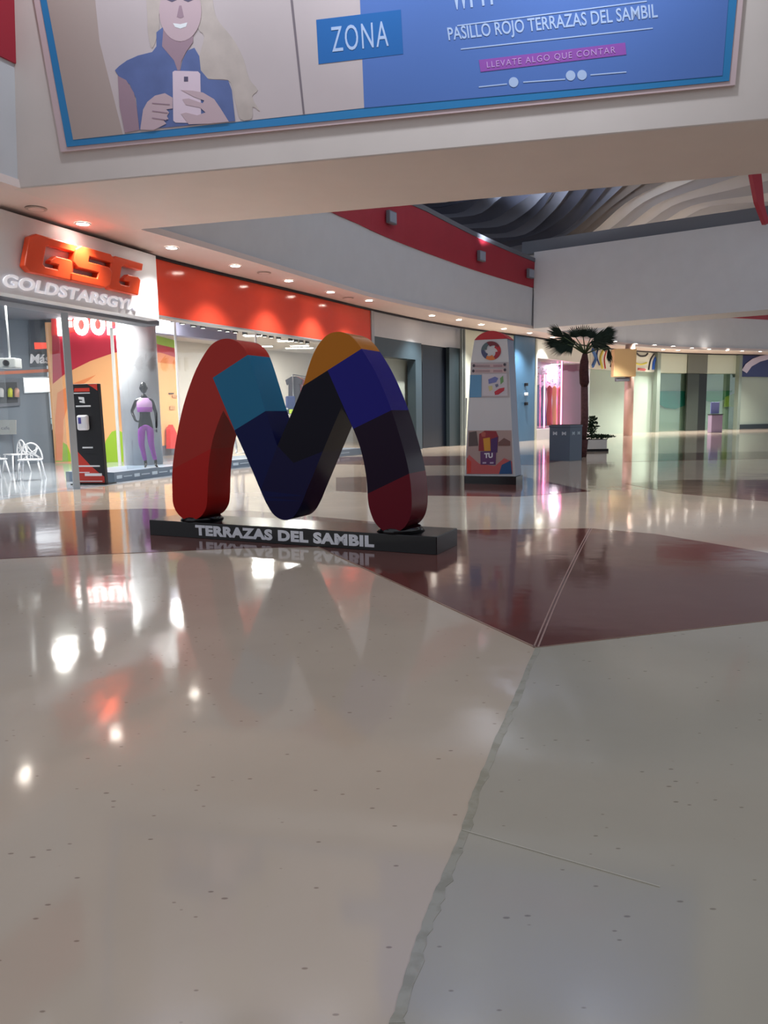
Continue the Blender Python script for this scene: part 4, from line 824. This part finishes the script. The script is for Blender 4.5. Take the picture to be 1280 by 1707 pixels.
# ---------------------------------------------------------------- directory stand
kA, kB = pz(775, 806).to_2d() if False else pz(775, 806).xy, pz(853, 808).xy; kt = (kB-kA).normalized().to_3d(); kb = V((-kt.y, kt.x, 0)); kP = kA.to_3d()
kio = thing('directory_stand', 'tapered mall directory stand with a red arched top and colourful posters', 'directory stand', (kP+kB.to_3d())/2+kb*.2)
kn = -kb
def onk(x, y, off=0): return pplane(720+x/5.333, 520+y/5.333, kP+kn*off, kn)
onk.n = kn
KD = .42
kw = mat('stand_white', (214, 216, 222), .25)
arc_ = crom([(376, 250), (420, 205), (480, 176), (530, 168), (590, 178), (640, 205), (672, 236)], 3)
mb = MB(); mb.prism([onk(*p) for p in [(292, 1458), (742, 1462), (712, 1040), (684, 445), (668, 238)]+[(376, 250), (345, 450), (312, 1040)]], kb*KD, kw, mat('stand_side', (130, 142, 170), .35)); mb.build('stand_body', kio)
mb = MB(); mb.prism([onk(*p, .01) for p in arc_[::-1]], kb*(KD+.01), mat('stand_red', (196, 24, 38), .35)); mb.build('arched_cap', kio)
mb = MB(); q = [onk(286, 1458, .02), onk(748, 1462, .02)]; q = [V((p.x, p.y, 0)) for p in q]; zb_ = onk(500, 1460).z; mb.prism([q[0], q[1], q[1]+kb*(KD+.04), q[0]+kb*(KD+.04)], (0, 0, zb_), black); mb.build('plinth', kio)
def kp(pts, rgb, name='poster_print', off=.003, th=.004, nm=None, **k): return ppoly(MB(), pts, onk, off, th, mat(nm or 'kp_%d_%d_%d' % rgb, rgb, .35, **k)).build(name, kio)
kp([(345, 450), (680, 446), (690, 760), (330, 762)], (190, 184, 190), 'notice_panel'); kp([(372, 465), (655, 462), (655, 492), (372, 495)], (206, 180, 186), off=.008); kp([(372, 510), (658, 508), (660, 540), (370, 542)], (212, 186, 190), off=.008)
kp([(338, 560), (442, 560), (438, 758), (332, 760)], (98, 158, 204), off=.008); kp([(446, 552), (664, 550), (672, 745), (444, 748)], (212, 208, 218), off=.008)
for c_, pts in (((120, 130, 196), [(500, 600), (560, 575), (590, 590), (570, 625), (505, 640)]), ((120, 170, 110), [(605, 590), (632, 565), (636, 620), (610, 645)]), ((214, 208, 150), [(500, 660), (535, 655), (540, 690), (510, 705)]), ((200, 50, 70), [(555, 710), (600, 680), (645, 672), (640, 700), (590, 735), (560, 738)]), ((110, 120, 150), [(560, 645), (585, 638), (592, 660), (570, 672)])):
    kp(pts, c_, off=.013)
kl = mat('line_grey', (120, 112, 120), .5)
for y in (474, 484, 519, 530): kp([(385, y), (515, y-1), (515, y+3), (385, y+4)], (130, 116, 126), off=.013); kp([(545, y-1), (625, y-2), (625, y+2), (545, y+3)], (150, 104, 118), off=.013)
for x, y in ((372, 478), (368, 525), (646, 468), (648, 515)): kp([(x+12*math.cos(a), y+14*math.sin(a)) for a in [k*math.pi/4 for k in range(8)]], (70, 62, 76), off=.014)
# swirl logo ring
cx, cy = 525, 345
for k, (c_) in enumerate(((196, 40, 50), (170, 30, 50), (226, 128, 60), (74, 78, 120), (90, 110, 116), (120, 30, 44))):
    a0 = -1.0+k*math.pi/3; pts = []
    for j in range(9): a = a0+j/8*1.35; pts.append((cx+88*math.cos(a), cy+84*math.sin(a)))
    for j in range(8, -1, -1): a = a0+j/8*1.35+.25; r_ = 40+30*(j/8); pts.append((cx+r_*math.cos(a), cy+r_*math.sin(a)*.96))
    kp(pts, c_, 'logo_print', off=.004+.002*k)
kp([(322, 1055), (706, 1052), (716, 1440), (302, 1440)], (184, 160, 156), 'poster_panel')
kp([(310, 1440), (715, 1440), (712, 1330), (640, 1300), (560, 1370), (420, 1350), (330, 1270), (312, 1300)], (204, 96, 96), off=.008); kp([(312, 1440), (308, 1300), (350, 1330), (345, 1430)], (216, 66, 52), off=.010); kp([(596, 1440), (620, 1360), (700, 1320), (712, 1440)], (30, 84, 140), off=.010)
kp([(330, 1070), (395, 1060), (410, 1190), (325, 1195)], (92, 76, 76), off=.010); kp([(414, 1235), (420, 1085), (470, 1055), (570, 1060), (590, 1110), (580, 1240)], (150, 36, 50), off=.010); kp([(455, 1125), (515, 1115), (522, 1235), (465, 1235)], (222, 160, 50), off=.014); kp([(525, 1130), (585, 1110), (580, 1250), (520, 1245)], (74, 34, 104), off=.013)
kp([(590, 1160), (640, 1120), (695, 1150), (695, 1190), (590, 1190)], (120, 84, 80), off=.010); kp([(430, 1242), (570, 1238), (565, 1358), (432, 1358)], (98, 50, 110), off=.012)
kp([(435, 1080), (455, 1062), (478, 1075), (476, 1110), (445, 1110)], (186, 90, 80), off=.016)
O = onk(465, 1300, .017); text('lettering', 'TU', O, onk(540, 1298, .017)-O, onk(465, 1255, .017)-O, whitel, kn, .003, bold=.05, parent=kio)
for x in (450, 515): kp([(x, 1335), (x+32, 1334), (x+32, 1348), (x, 1349)], (196, 180, 206), off=.016)
kp([(300, 765), (312, 765), (302, 1040), (300, 1040)], (170, 176, 184), 'edge_rail')
# ---------------------------------------------------------------- palm and planters
plc = pz(949, 769); pc = thing('planter_box', 'blue grey square planter box with pale logos standing corner on', 'planter', (plc.x, plc.y+.45, 0)); zpt = depth_pt(949, 709, plc.y).z
c0 = V((plc.x, plc.y+.44, 0)); pmb = mat('planter_blue', (78, 96, 118), .4); hs = .44
e1, e2 = V((-hs, 0, 0)), V((hs, 0, 0)); fn = V((0, -hs, 0)); bkk = V((0, hs, 0)); ring = [c0+fn, c0+e2, c0+bkk, c0+e1]
MB().prism(ring, (0, 0, zpt-.05), pmb).build('box_body', pc, .006)
MB().prism([c0+(p-c0)*1.03+V((0, 0, zpt-.05)) for p in ring], (0, 0, .05), pmb).build('rim', pc); MB().prism([c0+(p-c0)*.9+V((0, 0, zpt)) for p in ring], (0, 0, .012), mat('soil', (52, 42, 36), .9)).build('soil', pc)
for a, b in ((c0+e1, c0+fn), (c0+fn, c0+e2)):
    d_ = b-a; n_ = V((d_.y, -d_.x, 0)).normalized()
    for k in (.18, .62):
        O = a+d_*k+n_*.002+V((0, 0, zpt-.26)); text('logo_print', 'M', O, d_*.20, V((0, 0, .09)), mat('logo_pale', (190, 206, 220)), n_, .003, bold=.04, parent=pc)
brown = mat('palm_trunk', (92, 58, 60), .8, noise=.3, scale=12, bump=.6); thatch = mat('palm_thatch', (74, 40, 42), .9, noise=.3, scale=20, bump=.8); leafm = mat('palm_leaf', (26, 46, 36), .5, noise=.2, scale=5); pet = mat('palm_stem', (66, 86, 52), .6)
pb_ = pz(975, 763); pb_.y += .3; palm = thing('potted_palm', 'tall fan palm with dark green fronds behind the blue grey planter box', 'palm', (pb_.x, pb_.y, 0))
def pdp(x, y, dy=0): return depth_pt(x, y, pb_.y+dy)
MB().tube([(pb_.x, pb_.y, 0), (pb_.x, pb_.y, .5)], [.12, .16], thatch, 20).build('pot', palm); MB().tube([(pb_.x, pb_.y, .5), (pb_.x, pb_.y, .51)], .15, MATS['soil'], 20).build('soil', palm)
top = pdp(975, 590)
MB().tube([(pb_.x, pb_.y, .5), pdp(974.5, 700), pdp(974, 645)], [.11, .105, .10], brown, 14).build('trunk', palm)
MB().tube([pdp(974, 646), pdp(974, 638), pdp(973, 618), pdp(974, 603), pdp(975, 590)], [.08, .135, .13, .12, .07], thatch, 14).build('thatch_skirt', palm)
def fan_leaf(base, hub, dirv, L, spread, nseg=15, nrm=V((0, -1, .3))):
    mb = MB(); d = V(dirv).normalized(); mb.tube([base, base.lerp(hub, .5)+V((0, 0, .04)), hub], [.022, .016, .012], pet, 6)
    s_ = d.cross(nrm).normalized(); nn = s_.cross(d).normalized()
    for k in range(nseg):
        a = (k/(nseg-1)-.5)*spread; dd = (d*math.cos(a)+s_*math.sin(a)).normalized(); tt_ = nn.cross(dd).normalized(); l = L*(1-.22*abs(2*k/(nseg-1)-1)**2)*(.93+.14*random.random())
        w_ = .020; droop = V((0, 0, -l*l*.12))+nn*random.uniform(-.05, .05)
        p0 = hub; p1 = hub+dd*l*.45; p2 = hub+dd*l*.8+droop*.5; p3 = hub+dd*l+droop
        vs_ = [p0, p1-tt_*w_+nn*.006, p1+nn*-.012, p1+tt_*w_+nn*.006, p2-tt_*w_*.5, p2-nn*.008, p2+tt_*w_*.5, p3]
        mb.add(vs_, [[0, 2, 1], [0, 3, 2], [1, 2, 5, 4], [2, 3, 6, 5], [4, 5, 7], [5, 6, 7]], leafm)
    return mb
for hx, hy, dy, tx, ty, L, spr in ((940, 562, -.1, 908, 540, .52, .9), (938, 572, .15, 898, 570, .52, .8), (946, 574, -.3, 912, 588, .50, 1.1), (955, 572, -.2, 930, 594, .42, 1.3), (960, 563, .2, 955, 525, .34, 2.4), (972, 562, -.2, 976, 525, .34, 2.4), (984, 564, .1, 992, 528, .33, 2.2), (1000, 560, .1, 1034, 543, .50, .8), (996, 566, -.2, 1036, 564, .52, .8), (994, 572, .3, 1026, 582, .45, .9), (955, 566, .3, 915, 560, .5, 1.2), (988, 566, -.35, 1022, 556, .5, 1.2), (1014, 580, .1, 1018, 620, .40, .5), (960, 570, .35, 935, 578, .42, 1.4), (984, 570, -.3, 1006, 576, .40, 1.4)):
    hub = pdp(hx, hy, dy); tip = pdp(tx, ty, dy*1.5); fan_leaf(top, hub, tip-hub, L*1.1, spr).build('frond', palm)
# white planter with shrub and hedge
q0 = pz(978, 753); q1 = pz(1012, 752); wp_ = thing('white_planter', 'low white planter on a dark base with a small leafy shrub', 'planter', ((q0.x+q1.x)/2, q0.y+.3, 0)); xm = (q0.x+q1.x)/2; wq = (q1.x-q0.x)
MB().box((xm, q0.y+.3, .04), (wq, .55, .08), blackm).build('base', wp_); MB().box((xm-.03, q0.y+.3, .23), (wq*.92, .6, .30), mat('planter_white', (206, 206, 204), .4)).build('planter_box', wp_, .01); MB().box((xm-.03, q0.y+.3, .385), (wq*.86, .54, .02), MATS['soil']).build('soil', wp_)
shrub = mat('shrub_leaf', (34, 62, 40), .55, noise=.25, scale=8)
def foliage(c, r, n, size, stem=None):
    mb = MB(); rn = random.Random(int(c[0]*100))
    for _ in range(n):
        d = V((rn.gauss(0, 1), rn.gauss(0, 1), rn.gauss(0, 1))).normalized()*rn.random()**.4; p = V(c)+V((d.x*r[0], d.y*r[1], d.z*r[2])); t_ = V((rn.uniform(-1, 1), rn.uniform(-1, 1), rn.uniform(-.2, 1))).normalized(); s_ = t_.cross(V((rn.random(), rn.random(), 1))).normalized()*size*.3; n_ = s_.cross(t_).normalized()*size*.06
        mb.add([p, p+t_*size*.5+s_+n_, p+t_*size, p+t_*size*.5-s_+n_, p+t_*size*.5-n_], [[0, 4, 1], [1, 4, 2], [2, 4, 3], [3, 4, 0]], shrub)
    return mb
foliage((xm+.1, q0.y+.3, .46), (.52, .3, .06), 420, .09).build('low_hedge', wp_)
sx_, sz_ = depth_pt(986, 712, q0.y+.25), depth_pt(986, 700, q0.y+.25); mb = MB(); mb.tube([(sx_.x, q0.y+.25, .38), (sx_.x+.02, q0.y+.25, .9)], [.02, .012], pet, 6); mb.build('shrub_stem', wp_)
foliage((sx_.x, q0.y+.25, sx_.z), (.17, .17, .36), 240, .12).build('shrub_foliage', wp_)

# ---------------------------------------------------------------- far shops
PW = mat('far_green_wall', (178, 192, 178), .4)
zsg = hit(1000, 617).z; zw0 = hit(930, 600).z; print('far sign z', zsg, zw0)
mb = MB(); strip(mb, run((893, 690), (981, 690)), zw0, CEIL-.06, .2, mat('pink_shop_sign', (238, 242, 232), .5)); tag(mb.build('shop_fascia'), 'bright white fascia of the pink shop behind the palm crown', 'fascia')
# pink shop interior
pk = mat('pink_wall', (236, 150, 188), .6); pkl = mat('pink_lilac_wall', (214, 190, 226), .6)
mb = MB(); strip(mb, run((888, 690), (934, 690), offs(WALL, 1.35)), 0, 4.3, .15, pkl); struct(mb, 'wall_pink_left'); mb = MB(); strip(mb, run((936, 690), (1000, 690), offs(WALL, 1.6)), 0, 4.3, .15, pk); struct(mb, 'wall_pink_right')
a = run((893, 690), (985, 690)); mb = MB(); strip(mb, [V(q) for q in offs([tuple(q) for q in a], .25)], zw0+.02, zw0+.06, 2.2, wallg); struct(mb, 'ceiling_pink_shop')
mb = MB(); strip(mb, a, .0, .5, .5, mat('white_step', (228, 226, 232), .4)); tag(mb.build('window_plinth'), 'white display step across the pink shop window', 'plinth')
for x, z0_, z1_, lab in ((907, .55, 3.1, 'left glowing pink tube in the pink shop window'), (935, .55, 3.9, 'right glowing pink tube in the pink shop window')):
    P = hit(x, 690, offs(WALL, .25)); t = MB().tube([(P.x, P.y, z0_), (P.x, P.y, z1_)], .035, mat('pink_neon', (255, 120, 170), emit=5), 10).build('neon_tube'); tag(t, lab, 'neon light', 'pink neon tubes')
for k, (x, c_, w_, lab) in enumerate(((897, (92, 86, 150), .45, 'slate blue dress'), (906, (76, 70, 140), .45, 'indigo dress'), (916, (196, 30, 80), .45, 'crimson dress'), (924, (236, 150, 60), .42, 'orange dress'), (932, (200, 40, 70), .42, 'red dress'))):
    P = hit(x, 650, offs(WALL, .9)); dr = MB(); P.z = 2.75; z_ = .62
    prof = [(.0, 2.65), (.10, 2.6), (.24, 2.5), (.2, 2.2), (.15, 1.9), (.2, 1.5), (.28, z_+.25), (.30, z_)]
    dr.tube([(P.x, P.y, b_) for a_2, b_ in prof], [max(a_2*w_*1.4, .03) for a_2, b_ in prof], mat('dress_%d' % k, c_, .6), 14); tag(dr.build('hanging_dress'), lab+' displayed in the pink shop window', 'dress', 'dresses in the pink shop')
mb = MB()
for k in range(70):
    x = 893+random.random()*42; y = 611+random.random()*40; P = hit(x, y, offs(WALL, 1.25)); mb.box(P, (.16, .02, .05), mat('print_dark_%d' % (k % 3), ((90, 90, 120), (200, 60, 120), (240, 240, 250))[k % 3], .5), rz=.9+random.random()*.4)
tag(mb.build('printed_backdrop'), 'busy speckled print on the back wall of the pink shop', 'wall print', kind='stuff')
P = hit(925, 640, offs(WALL, 1.2)); P.z = zw0-.0; t = thing('shop_ceiling_light', 'added round ceiling light that brightens the pink dress shop', 'ceiling light', P)
MB().tube([P-V((0, 0, .04)), P], .3, whitep, 20).build('housing', t); MB().tube([P-V((0, 0, .046)), P-V((0, 0, .041))], .26, MATS['panel_glow'], 20).build('diffuser', t)
lamp('AREA', 'pink_shop_fill', P-V((0, 0, .07)), 170, P-V((0, 0, 3)), t, shape='DISK', size=.5, col=(1, .82, .92))  # fixture and lamp both added to brighten the pink shop interior
pane(6, (893, 690), (985, 690), .5, zw0)
# colourful sign band
mb = MB(); sb_ = run((982, 690), (1092, 690)); zq = hit(1040, 618).z
cs = thing('painted_sign', 'white fascia painted with looping blue yellow red and black curves', 'sign', (sb_[0].x, sb_[0].y, zq)); strip(mb, sb_, zq, CEIL-.06, .2, mat('sign_cream', (226, 230, 216), .5)); mb.build('sign_panel', cs)
def onband(u, v, off=.02):
    L_ = [0]
    for a_1, b_1 in zip(sb_[:-1], sb_[1:]): L_.append(L_[-1]+(b_1-a_1).length)
    d_ = u*L_[-1]
    for i in range(len(sb_)-1):
        if d_ <= L_[i+1]+1e-6:
            p = sb_[i].lerp(sb_[i+1], (d_-L_[i])/(L_[i+1]-L_[i])); t_ = (sb_[i+1]-sb_[i]).normalized(); return V((p.x+t_.y*off, p.y-t_.x*off, zq+(CEIL-.06-zq)*v))
for nm, c_, pts, r_ in (('blue', (70, 120, 190), [(.02, .9), (.08, .5), (.03, .1)], .10), ('navy', (40, 60, 120), [(.12, .95), (.10, .6), (.15, .2)], .05), ('yellow', (220, 214, 90), [(.2, .9), (.16, .5), (.2, .05)], .07), ('scarlet', (200, 50, 60), [(.26, .9), (.23, .5), (.25, .05)], .035), ('black', (36, 40, 44), [(.34, .95), (.36, .5), (.33, .15)], .05), ('black', (36, 40, 44), [(.70, .98), (.76, .8), (.84, .82), (.87, .95)], .05), ('yellow', (220, 214, 90), [(.70, .42), (.78, .36), (.86, .46)], .05), ('coral', (206, 110, 110), [(.74, .12), (.84, .1)], .07), ('black', (36, 40, 44), [(.96, .95), (.91, .6), (.89, .1)], .05), ('cobalt', (30, 90, 190), [(.985, .8), (.955, .5), (.95, .12)], .09)):
    MB().tube([onband(*p) for p in crom(pts, 4)], r_, mat('curve_'+nm, c_, .5), 8).build('painted_curve', cs)
mb = MB(); strip(mb, run((982, 690), (1092, 690), offs(WALL, .25)), 0, zq, .1, mat('frosted_green', (176, 196, 182), .3)); struct(mb, 'wall_frosted')
pane(7, (982, 690), (1092, 690), .05, zq, gglass)
yb = depth_pt(1039, 712, 40); yy = 39.0; Pz = lambda x, y: depth_pt(x, y, yy)
p0, p1 = Pz(1021, 600), Pz(1058, 600); ypost = thing('yellow_box_sign', 'amber box sign mounted high on a slim pinkish column', 'sign', ((p0.x+p1.x)/2+.2, yy, 0))
zt0, zt1 = Pz(1040, 628).z, Pz(1040, 582).z
MB().box(((p0.x+p1.x)/2, yy, (zt0+zt1)/2), (p1.x-p0.x, .5, zt1-zt0), mat('amber_box', (236, 204, 148), .5)).build('box_panel', ypost, .02)
pcx = Pz(1051, 690).x; MB().tube([(pcx, yy+.35, 0), (pcx, yy+.35, CEIL)], .24, mat('pinkish_column', (206, 170, 158), .4), 18).build('column_shaft', ypost)
MB().box(((p0.x+p1.x)/2-.05, yy, zt0-.14), (.7, .3, .2), steel).build('underside_lamp', ypost, .03)
# glass shops right
z3 = hit(1140, 622).z
mb = MB(); strip(mb, run((1098, 690), (1144, 690)), z3, CEIL-.06, .2, mat('far_band', (196, 208, 192), .5)); strip(mb, run((1176, 690), (1230, 690)), z3, CEIL-.06, .2, MATS['far_band']); struct(mb, 'wall_far_band')
mb = MB(); strip(mb, run((1096, 690), (1158, 690), offs(WALL, .5)), 0, z3+.3, .1, PW); strip(mb, run((1165, 690), (1236, 690), offs(WALL, .5)), 0, z3+.3, .1, PW); struct(mb, 'wall_far_glazed')
pane(8, (1098, 690), (1144, 690), .03, z3, gglass); pane(9, (1176, 690), (1230, 690), .03, z3, gglass)
def wpatch(name, pts, off, m_, lab, cat):
    P = [hit(*p, line=offs(WALL, off)) for p in pts]; d_ = (P[1]-P[0]); d_.z = 0; n_ = V((d_.y, -d_.x, 0)).normalized()*.03; tag(MB().prism(P, n_, m_).build(name), lab, cat)
wpatch('window_decal', [(1096, 652), (1141, 652), (1141, 676), (1125, 682), (1108, 680), (1096, 672)], .46, mat('decal_teal', (36, 140, 128), .5), 'teal curved window decal left of the dark doorway', 'decal')
wpatch('window_decal', [(1176, 652), (1220, 651), (1212, 664), (1190, 672), (1176, 668)], .46, mat('decal_green', (60, 140, 90), .5), 'green window decal right of the dark doorway', 'decal')
wpatch('window_decal', [(1208, 662), (1224, 656), (1222, 678), (1206, 678)], .42, mat('decal_lime', (170, 190, 80), .5), 'lime window decal right of the green decal', 'decal')
mb = MB(); strip(mb, run((1144, 690), (1176, 690), offs(WALL, -.1)), z3, CEIL-.06, .3, mat('door_head_grey', (104, 110, 102), .5)); struct(mb, 'trim_20')
mb = MB(); strip(mb, run((1144, 690), (1163, 690), offs(WALL, .1)), 0, z3, .1, mat('door_dark_grey', (52, 60, 54), .4)); strip(mb, run((1162, 690), (1176, 690), offs(WALL, .25)), 0, z3, .1, mat('door_black', (12, 20, 18), .4)); struct(mb, 'door_1')
for i, x in enumerate((1093, 1228)): post(21+i, (x, 690), .28, 0, CEIL-.06, mat('mullion_green', (128, 142, 132), .4), offs(WALL, -.1))
z4 = hit(1255, 628).z; sb4 = run((1233, 690), (1330, 690)); bs = thing('blue_sign', 'dark blue fascia sign with a pale swoosh at the right edge', 'sign', (sb4[0].x, sb4[0].y, z4))
mb = MB(); strip(mb, sb4, z4, CEIL-.06, .2, mat('sign_navy', (44, 56, 112), .4)); mb.build('sign_panel', bs)
sw = [(1236, 617), (1242, 607), (1254, 598), (1268, 593), (1284, 590), (1300, 589), (1300, 596), (1284, 598), (1266, 603), (1252, 611), (1244, 622)]
P = [hit(*p, line=offs(WALL, -.03)) for p in sw]; MB().prism(P, V((P[6].y-P[0].y, -(P[6].x-P[0].x), 0)).normalized()*.04, mat('swoosh', (214, 206, 226), .4)).build('swoosh_print', bs)
mb = MB(); strip(mb, run((1233, 690), (1330, 690), offs(WALL, .2)), .0, z4, .1, PW); struct(mb, 'wall_far_shutter')
mb = MB(); strip(mb, run((1233, 690), (1330, 690), offs(WALL, .1)), .0, .30, .1, dgr); struct(mb, 'baseboard_back')
# small purple stand
P = pz(1192, 722); P.y = min(P.y, 42); P = V(((1192-640)/FOC*42/1.0, 42, 0)); P = depth_pt(1192, 700, 42); P.z = 0
pst = thing('purple_stand', 'small mauve information stand before the far glass shop', 'stand', P); MB().box(P+V((0, 0, .5)), (.62, .5, 1.0), mat('mauve', (128, 112, 138), .5)).build('stand_body', pst, .02); MB().box(P+V((0, 0, 1.02)), (.66, .54, .04), blackm).build('stand_top', pst); MB().box(P+V((0, .1, 1.38)), (.5, .05, .65), mat('mauve_screen', (112, 120, 176), .4)).build('display_panel', pst, .02)
# ---------------------------------------------------------------- hall lamps on the beam's front (above the picture) washing the banner
for x, wh in ((180, 'leftmost'), (470, 'second from the left'), (760, 'third from the left'), (1050, 'rightmost')):
    Q = onb(x, -330, .0); Q = Q+bn*1.1
    t = thing('banner_lamp', wh+' of the arm lamps above the blue banner on the beam', 'lamp', Q, 'lamps above the banner')
    MB().box(Q, (.3, .2, .1), steel).build('lamp_head', t); MB().tube([Q, onb(x, -330, 0)], .02, steel, 8).build('arm', t)
    lamp('SPOT', 'wash_beam', Q-V((0, 0, .1)), 320, onb(x, 60), t, col=(.85, .92, 1), spot_size=R(110), spot_blend=.9, shadow_soft_size=.15)
print('objects', len(bpy.data.objects))
